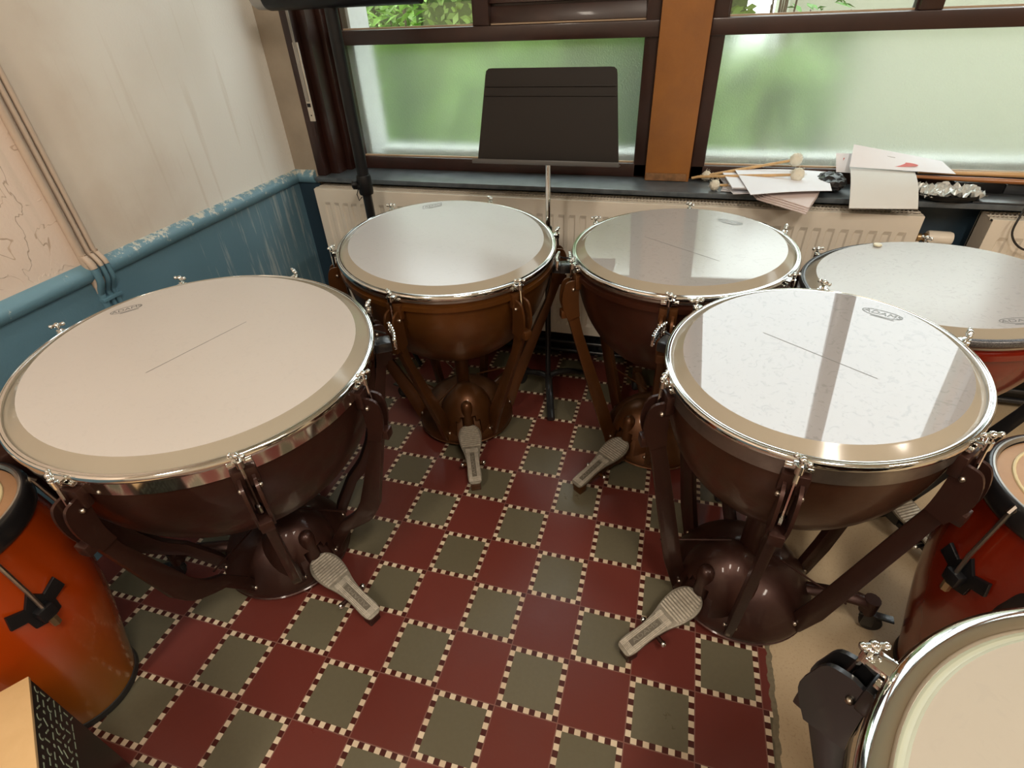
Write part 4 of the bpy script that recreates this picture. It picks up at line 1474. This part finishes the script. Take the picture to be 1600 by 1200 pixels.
# ------------------------------------------------------------------ music stand
t = thing('music_stand', 'black music stand with solid desk in front of the left window', 'music stand', (0.172, 1.232, 0))
DX0, DX1 = -0.115 - 0.172, 0.437 - 0.172
b = MB()
w2 = 0.258
tilt = R_(-10)
hh = 0.300
cx_ = -0.002
r = 0.022
poly = [(-w2 - 0.004, 0), (w2 - 0.004 + 0.004, 0), (w2 - 0.03, hh - r), (w2 - 0.033, hh - 0.008), (w2 - 0.042, hh - 0.001), (w2 - 0.055, hh)] + \
       [(-w2 + 0.055, hh), (-w2 + 0.042, hh - 0.001), (-w2 + 0.033, hh - 0.008), (-w2 + 0.03, hh - r)]
T = Matrix.Translation((cx_, -0.018, 1.035)) @ Matrix.Rotation(tilt, 4, 'X') @ Matrix(((1, 0, 0, 0), (0, 0, -1, 0), (0, 1, 0, 0), (0, 0, 0, 1)))
b.prism(poly, -0.0015, 0.0015, mtx=T)
desk_m = mat('matt_black_desk', (0.013, 0.010, 0.008), 0.5, spec=0.25)
desk = b.build('desk', desk_m, t)
b = MB()
b.box((0, hh - 0.055, 0.004), (2 * w2 - 0.064, 0.004, 0.006), mtx=T, bevel=0.001)
b.box((0, hh - 0.084, 0.004), (2 * w2 - 0.058, 0.003, 0.005), mtx=T, bevel=0.001)
b.build('stiffening_rib', desk_m, desk)
b = MB()
b.box((0, 0.0, 0.028), (2 * w2 + 0.012, 0.003, 0.058), mtx=T, bevel=0.001)
b.box((0, 0.007, 0.056), (2 * w2 + 0.012, 0.014, 0.003), mtx=T, bevel=0.001)
b.build('ledge', mat('satin_black_ledge', (0.06, 0.06, 0.06), 0.3), desk)
b = MB()
b.box((0, 0.022, 1.085), (0.05, 0.030, 0.045), bevel=0.006)
b.build('tilt_head', black_metal, t)
b = MB()
b.tube([(0, 0, 1.09), (0, 0, 0.78)], 0.0095, 14)
b.build('chrome_tube', chrome, t)
b = MB()
b.tube([(0, 0, 0.80), (0, 0, 0.06)], 0.0125, 14)
b.lathe([(0.0, 0.795), (0.016, 0.795), (0.016, 0.77), (0.0, 0.77)], 16)
b.build('lower_tube', black_metal, t)
for az in (R_(-74), R_(46), R_(166)):
    b = MB()
    L_ = 0.235 if az != R_(166) else 0.235
    b.tube([(math.cos(az) * x, math.sin(az) * x, z) for x, z in smoothpath([(0.0, 0.085), (0.05, 0.088), (0.12, 0.070), (0.19, 0.035), (L_, 0.018)], 4)], 0.017, 10, flat=0.75)
    b.build('leg', black_metal, t)

# ------------------------------------------------------------------ black stand with horizontal bar
t = thing('lighting_stand', 'tall black tube stand with thick crossbar, in the corner by the left window', 'stand', (-0.665, 1.345, 0))
b = MB()
b.tube([(0, 0, 0.90), (0, 0, 1.60)], 0.0245, 18)
b.build('upper_tube', black_plastic, t)
b = MB()
b.tube([(0, 0, 0.05), (0, 0, 0.93)], 0.020, 18)
b.build('lower_tube', black_metal, t)
b = MB()
b.lathe([(0, 0.855), (0.029, 0.855), (0.031, 0.862), (0.031, 0.925), (0.028, 0.935), (0, 0.935)], 20)
b.box((-0.02, -0.02, 0.89), (0.05, 0.02, 0.02), bevel=0.003)
b.build('clamp_collar', black_plastic, t)
b = MB()
b.lathe([(0, 0.030), (0.012, 0.030), (0.016, 0.036), (0.016, 0.052), (0.011, 0.056), (0, 0.056)], 14, mtx=Matrix.Translation((0, 0, 0.90)) @ Matrix.Rotation(R_(215), 4, 'Z') @ Matrix.Rotation(R_(90), 4, 'Y'))
b.tube([(-0.022, -0.022, 0.885), (-0.03, -0.03, 0.86), (-0.022, -0.034, 0.835), (-0.008, -0.03, 0.85)], 0.0022, 6)
b.build('knob', black_plastic, t)
for az in (R_(-20), R_(100), R_(220)):
    b = MB()
    b.tube([(0.02 * math.cos(az), 0.02 * math.sin(az), 0.26), (0.165 * math.cos(az), 0.165 * math.sin(az), 0.011)], 0.010, 8)
    b.build('leg', black_metal, t)
b = MB()
b.tube([(-0.245, -0.02, 1.563), (-0.235, -0.02, 1.563), (0.36, 0.0, 1.563)], [0.040, 0.043, 0.043], 24)
b.build('crossbar', black_plastic, t)
b = MB()
b.tube([(-0.30, -0.021, 1.563), (-0.285, -0.021, 1.563), (-0.24, -0.02, 1.563)], [0.030, 0.038, 0.040], 24)
b.build('end_cap', mat('grey_end_cap', (0.30, 0.29, 0.27), 0.4), t)


# ------------------------------------------------------------------ things on the sill
def sheet(name, label, pts, z_fn, m, cat='paper sheet', group=None, th=0.0012, nu=8, nv=5):
    """thin bent sheet through four corners p00 p10 p11 p01 with an extra height function"""
    b = MB()
    bm = b.bm
    P = [Vector(p) for p in pts]
    top = []
    for j in range(nv + 1):
        for i in range(nu + 1):
            u, v = i / nu, j / nv
            q = (P[0] * (1 - u) + P[1] * u) * (1 - v) + (P[3] * (1 - u) + P[2] * u) * v
            q.z += z_fn(u, v)
            top.append(bm.verts.new(q))
    for j in range(nv):
        for i in range(nu):
            a = j * (nu + 1) + i
            bm.faces.new((top[a], top[a + 1], top[a + nu + 2], top[a + nu + 1]))
    o = b.build(name, m)
    md = o.modifiers.new('thickness', 'SOLIDIFY')
    md.thickness = th
    md.offset = 0
    tag(o, label, cat, group)
    return o


ZS2 = ZS + 0.002
# loose pile of papers
rp = random.Random(3)
for k in range(7):
    cx, cy = 0.98 + rp.uniform(-.02, .02), 1.60 + rp.uniform(-.03, .03)
    a = R_(rp.uniform(-22, 12))
    w, h = 0.150, 0.105
    cs, sn = math.cos(a), math.sin(a)
    co = [(cx + cs * u - sn * v, cy + sn * u + cs * v) for u, v in ((-w, -h), (w, -h), (w, h), (-w, h))]
    z = ZS2 + 0.002 + k * 0.0055
    lab = 'white paper in the loose pile beside the mallets, number %s from the bottom' % ('one two three four five six seven'.split()[k])
    sheet('paper_sheet', ('lowest', 'second lowest', 'third lowest', 'middle', 'third highest', 'second highest', 'highest')[k] + ' of the small sheets inside the loose white paper pile', [(x, y, z) for x, y in co], lambda u, v, s=rp.uniform(0, .01): s * math.sin(3.1 * u) * 0.2, M_paper, group='papers in the loose pile', th=0.0035)
sheet('paper_sheet', 'broad white sheet lying on top of the loose pile under a mallet', [(0.895, 1.36, 0.912), (1.175, 1.44, 0.914), (1.200, 1.70, 0.917), (0.855, 1.665, 0.921)], lambda u, v: 0.004 * math.sin(3 * u), M_paper)
M_pink = mat('pinkish_booklet', (0.62, 0.52, 0.49), 0.7)
for k in range(4):
    o = 0.010 * k
    sheet('booklet', ('bottom', 'second from bottom', 'second from top', 'top')[k] + ' pinkish booklet hanging over the sill edge below the loose pile', [(0.925 + o, 1.395 + o * .7, 0.886 + k * .0045), (1.075 + o * .3, 1.275 + o * .9, 0.878 + k * .0045), (1.14 + o * .3, 1.46 + o, 0.888 + k * .0045), (0.90 + o, 1.52, 0.888 + k * .0045)], lambda u, v: 0, M_pink, cat='booklet', group='booklets hanging over the sill edge', th=0.003)
# white leaflets standing behind with red swoosh
sheet('printed_leaflet', 'white leaflet with a red curved shape leaning at the window, right of the mallets', [(1.255, 1.62, 0.955), (1.60, 1.60, 0.945), (1.575, 1.69, 0.967), (1.265, 1.69, 1.020)], lambda u, v: 0.0, M_paper, cat='leaflet')
t_red = mat('faded_red_print', (0.62, 0.16, 0.15), 0.6)
b = MB()
pl = smoothpoly([(0, 0), (0.03, 0.016), (0.07, 0.021), (0.10, 0.016), (0.112, 0.004), (0.07, -0.004), (0.03, -0.005)], 4)
b.prism(pl, 0.0, 0.0008, mtx=Matrix.Translation((1.37, 1.632, 0.9605)) @ Matrix.Rotation(R_(-3), 4, 'Z') @ Matrix.Rotation(R_(22), 4, 'X'))
red = b.build('red_swoosh', t_red, bpy.data.objects['printed_leaflet'], smooth=False)
b = MB()
for p, q in (((1.275, 1.628, 0.958), (1.29, 1.676, 0.999)), ((1.29, 1.676, 0.9995), (1.41, 1.664, 0.981))):
    b.tube([p, q], 0.0009, 5)
b.build('printed_frame_line', ink, bpy.data.objects['printed_leaflet'], smooth=False)
sheet('leaflet', 'small white leaflet with a red corner sticking out left of the big leaflet', [(1.225, 1.66, 0.925), (1.29, 1.65, 0.925), (1.30, 1.70, 0.985), (1.215, 1.70, 0.985)], lambda u, v: 0, M_paper, cat='leaflet')
b = MB()
b.prism([(0, 0), (0.028, 0.002), (0.024, 0.022), (0.0, 0.024)], 0, 0.0008, mtx=Matrix.Translation((1.243, 1.676, 0.951)) @ Matrix.Rotation(R_(55), 4, 'X'))
b.build('red_print', t_red, bpy.data.objects['leaflet'], smooth=False)
sheet('paper_bag', 'large grey-white sheet hanging over the sill edge right of the loose pile', [(1.235, 1.395, 0.868), (1.455, 1.415, 0.870), (1.475, 1.615, 0.942), (1.265, 1.66, 0.950)], lambda u, v: 0.016 * math.sin(3.14 * v), M_paper2, th=0.003)
# crumpled black bag between the piles
t = thing('crumpled_bag', 'crumpled black plastic bag between the two paper piles', 'bag', (1.20, 1.60, ZS + 0.001))
b = MB()
b.ball((0, 0, 0.030), (0.055, 0.075, 0.030), 20, 12)
rr = random.Random(2)
for v in b.bm.verts:
    v.co += Vector((rr.uniform(-.008, .008), rr.uniform(-.008, .008), rr.uniform(-.004, .006)))
    v.co.z = max(0.001, v.co.z)
b.build('bag', mat('black_bin_film', (0.02, 0.02, 0.022), 0.25), t, smooth=False)
# crumpled foil in a dark tray
t = thing('foil_tray', 'dark tray filled with crumpled clear film right of the papers', 'tray', (1.575, 1.545, ZS + 0.001))
b = MB()
b.lathe(smoothpath([(0, 0.002), (0.07, 0.002), (0.10, 0.012), (0.112, 0.026), (0.109, 0.028), (0.096, 0.016), (0.068, 0.006), (0, 0.006)], 2), 40)
bmesh.ops.transform(b.bm, matrix=Matrix.Diagonal((1.0, 0.75, 1, 1)), verts=b.bm.verts)
b.build('tray', black_plastic, t)
b = MB()
bmesh.ops.create_grid(b.bm, x_segments=22, y_segments=14, size=1.0)
for v in b.bm.verts:
    v.co = Vector((v.co.x * 0.098, v.co.y * 0.066, 0.026 + rr.uniform(-.010, .018)))
b.build('crumpled_film', mat('crumpled_clear_film', (0.62, 0.64, 0.62), 0.18, 0.35), t, smooth=False)


def mallet(label, p0, p1, ball_at=1, col=(0.62, 0.40, 0.18), br=0.024, group='kettledrum mallets'):
    p0, p1 = Vector(p0), Vector(p1)
    t = thing('drum_mallet', label, 'mallet', p0, 0, group)
    d = p1 - p0
    b = MB()
    b.tube([(0, 0, 0), d * 0.5, d], [0.0055, 0.0062, 0.0050], 10)
    b.build('shaft', mat('bamboo_shaft_%d' % int(col[0] * 100), col, 0.4, noise=0.3, nscale=40), t)
    b = MB()
    b.ball(d, (br, br, br), 18, 12)
    r3 = random.Random(int(p0.x * 1000))
    for v in b.bm.verts:
        v.co += Vector((r3.uniform(-1, 1), r3.uniform(-1, 1), r3.uniform(-1, 1))) * 0.0022
    for k in range(26):
        a = Vector((r3.gauss(0, 1), r3.gauss(0, 1), r3.gauss(0, 1))).normalized()
        s = d + a * br * 0.95
        b.tube([s, s + a * 0.008 + Vector((r3.uniform(-.005, .005), r3.uniform(-.005, .005), 0.003))], 0.0006, 4)
    b.build('felt_head', mat('white_flannel', (0.72, 0.69, 0.58), 0.9, bump=0.4, bscale=150), t)
    return t


mallet('mallet with frayed white head raised highest against the right window glass', (0.690, 1.655, 0.885), (1.075, 1.680, 0.962))
mallet('mallet lying flat on the top sheet of the loose paper pile', (0.712, 1.628, 0.898), (1.070, 1.555, 0.937))
mallet('mallet at the sill front with its small white head poking out left of the papers', (1.02, 1.590, 0.886), (0.778, 1.535, 0.893), br=0.0195)
mallet('mallet lying behind with a grey-green head near the pillar', (0.93, 1.66, 0.884), (0.748, 1.668, 0.893), col=(0.50, 0.33, 0.16), br=0.019)
bpy.data.objects[-1 if False else 0]
for i, (p, q, lab, cc) in enumerate((((1.50, 1.655, 0.935), (2.02, 1.66, 0.932), 'thin pale wooden stick nearest the right window glass', (0.55, 0.34, 0.15)),
                                     ((1.46, 1.630, 0.925), (1.98, 1.62, 0.915), 'brown wooden stick in front of the pale one, right end of the sill', (0.33, 0.13, 0.04)))):
    b = MB()
    b.tube([p, tuple((Vector(p) + Vector(q)) / 2), q], [0.006, 0.0095, 0.0095], 12)
    tag(b.build('wooden_stick', mat('stick_wood_%d' % i, cc, 0.35, coat=0.3)), lab, 'stick')
# dark cases under the sticks and at the right
def slab(name, label, cat, c, s, rz, m, parts=None):
    t = thing(name, label, cat, (c[0], c[1], c[2]), R_(rz))
    b = MB()
    b.box((0, 0, s[2] / 2), s, bevel=0.003)
    b.build('body', m, t)
    if parts:
        parts(t, s)
    return t


dark = mat('dark_grey_plastic', (0.035, 0.038, 0.042), 0.28)
def lid(t, s):
    b = MB()
    b.box((0, 0, s[2] + 0.002), (s[0] * 0.96, s[1] * 0.94, 0.003), bevel=0.001)
    b.build('lid', mat('blue_grey_sheen_lid', (0.16, 0.18, 0.20), 0.3), t)


slab('flat_folder', 'flat dark folder lying at the sill edge near the right side', 'folder', (1.78, 1.555, ZS + 0.0005), (0.26, 0.115, 0.006), -3, dark)
slab('black_case', 'black box with a pale lid at the right end of the sill', 'case', (1.90, 1.665, ZS + 0.001), (0.23, 0.07, 0.032), 0, dark, lid)
slab('support_case', 'flat black case under the wooden sticks', 'case', (1.70, 1.655, ZS + 0.001), (0.16, 0.06, 0.036), 4, black_plastic)
t = slab('charger_block', 'small black charger block with silver stripe at the right end of the sill', 'charger', (1.905, 1.53, ZS + 0.0075), (0.11, 0.05, 0.022), -14, black_plastic, lid)
b = MB()
b.tube(smoothpath([(1.86, 1.515, 0.892), (1.80, 1.475, 0.885), (1.775, 1.445, 0.845), (1.775, 1.435, 0.79), (1.82, 1.43, 0.745), (1.90, 1.43, 0.735), (2.0, 1.44, 0.76)], 6), 0.0035, 8)
tag(b.build('cable', black_rubber), 'thin black cable looping down from the sill in front of the right radiator', 'cable')
# torn sticker on sill and coin-like specks
b = MB()
b.box((0.585, 1.640, ZS + 0.018), (0.165, 0.006, 0.03), bevel=0.002)
struct(b.build('trim_5', mat('chipped_brown_plaster', (0.24, 0.12, 0.05), 0.8, noise=0.5, nscale=40)))
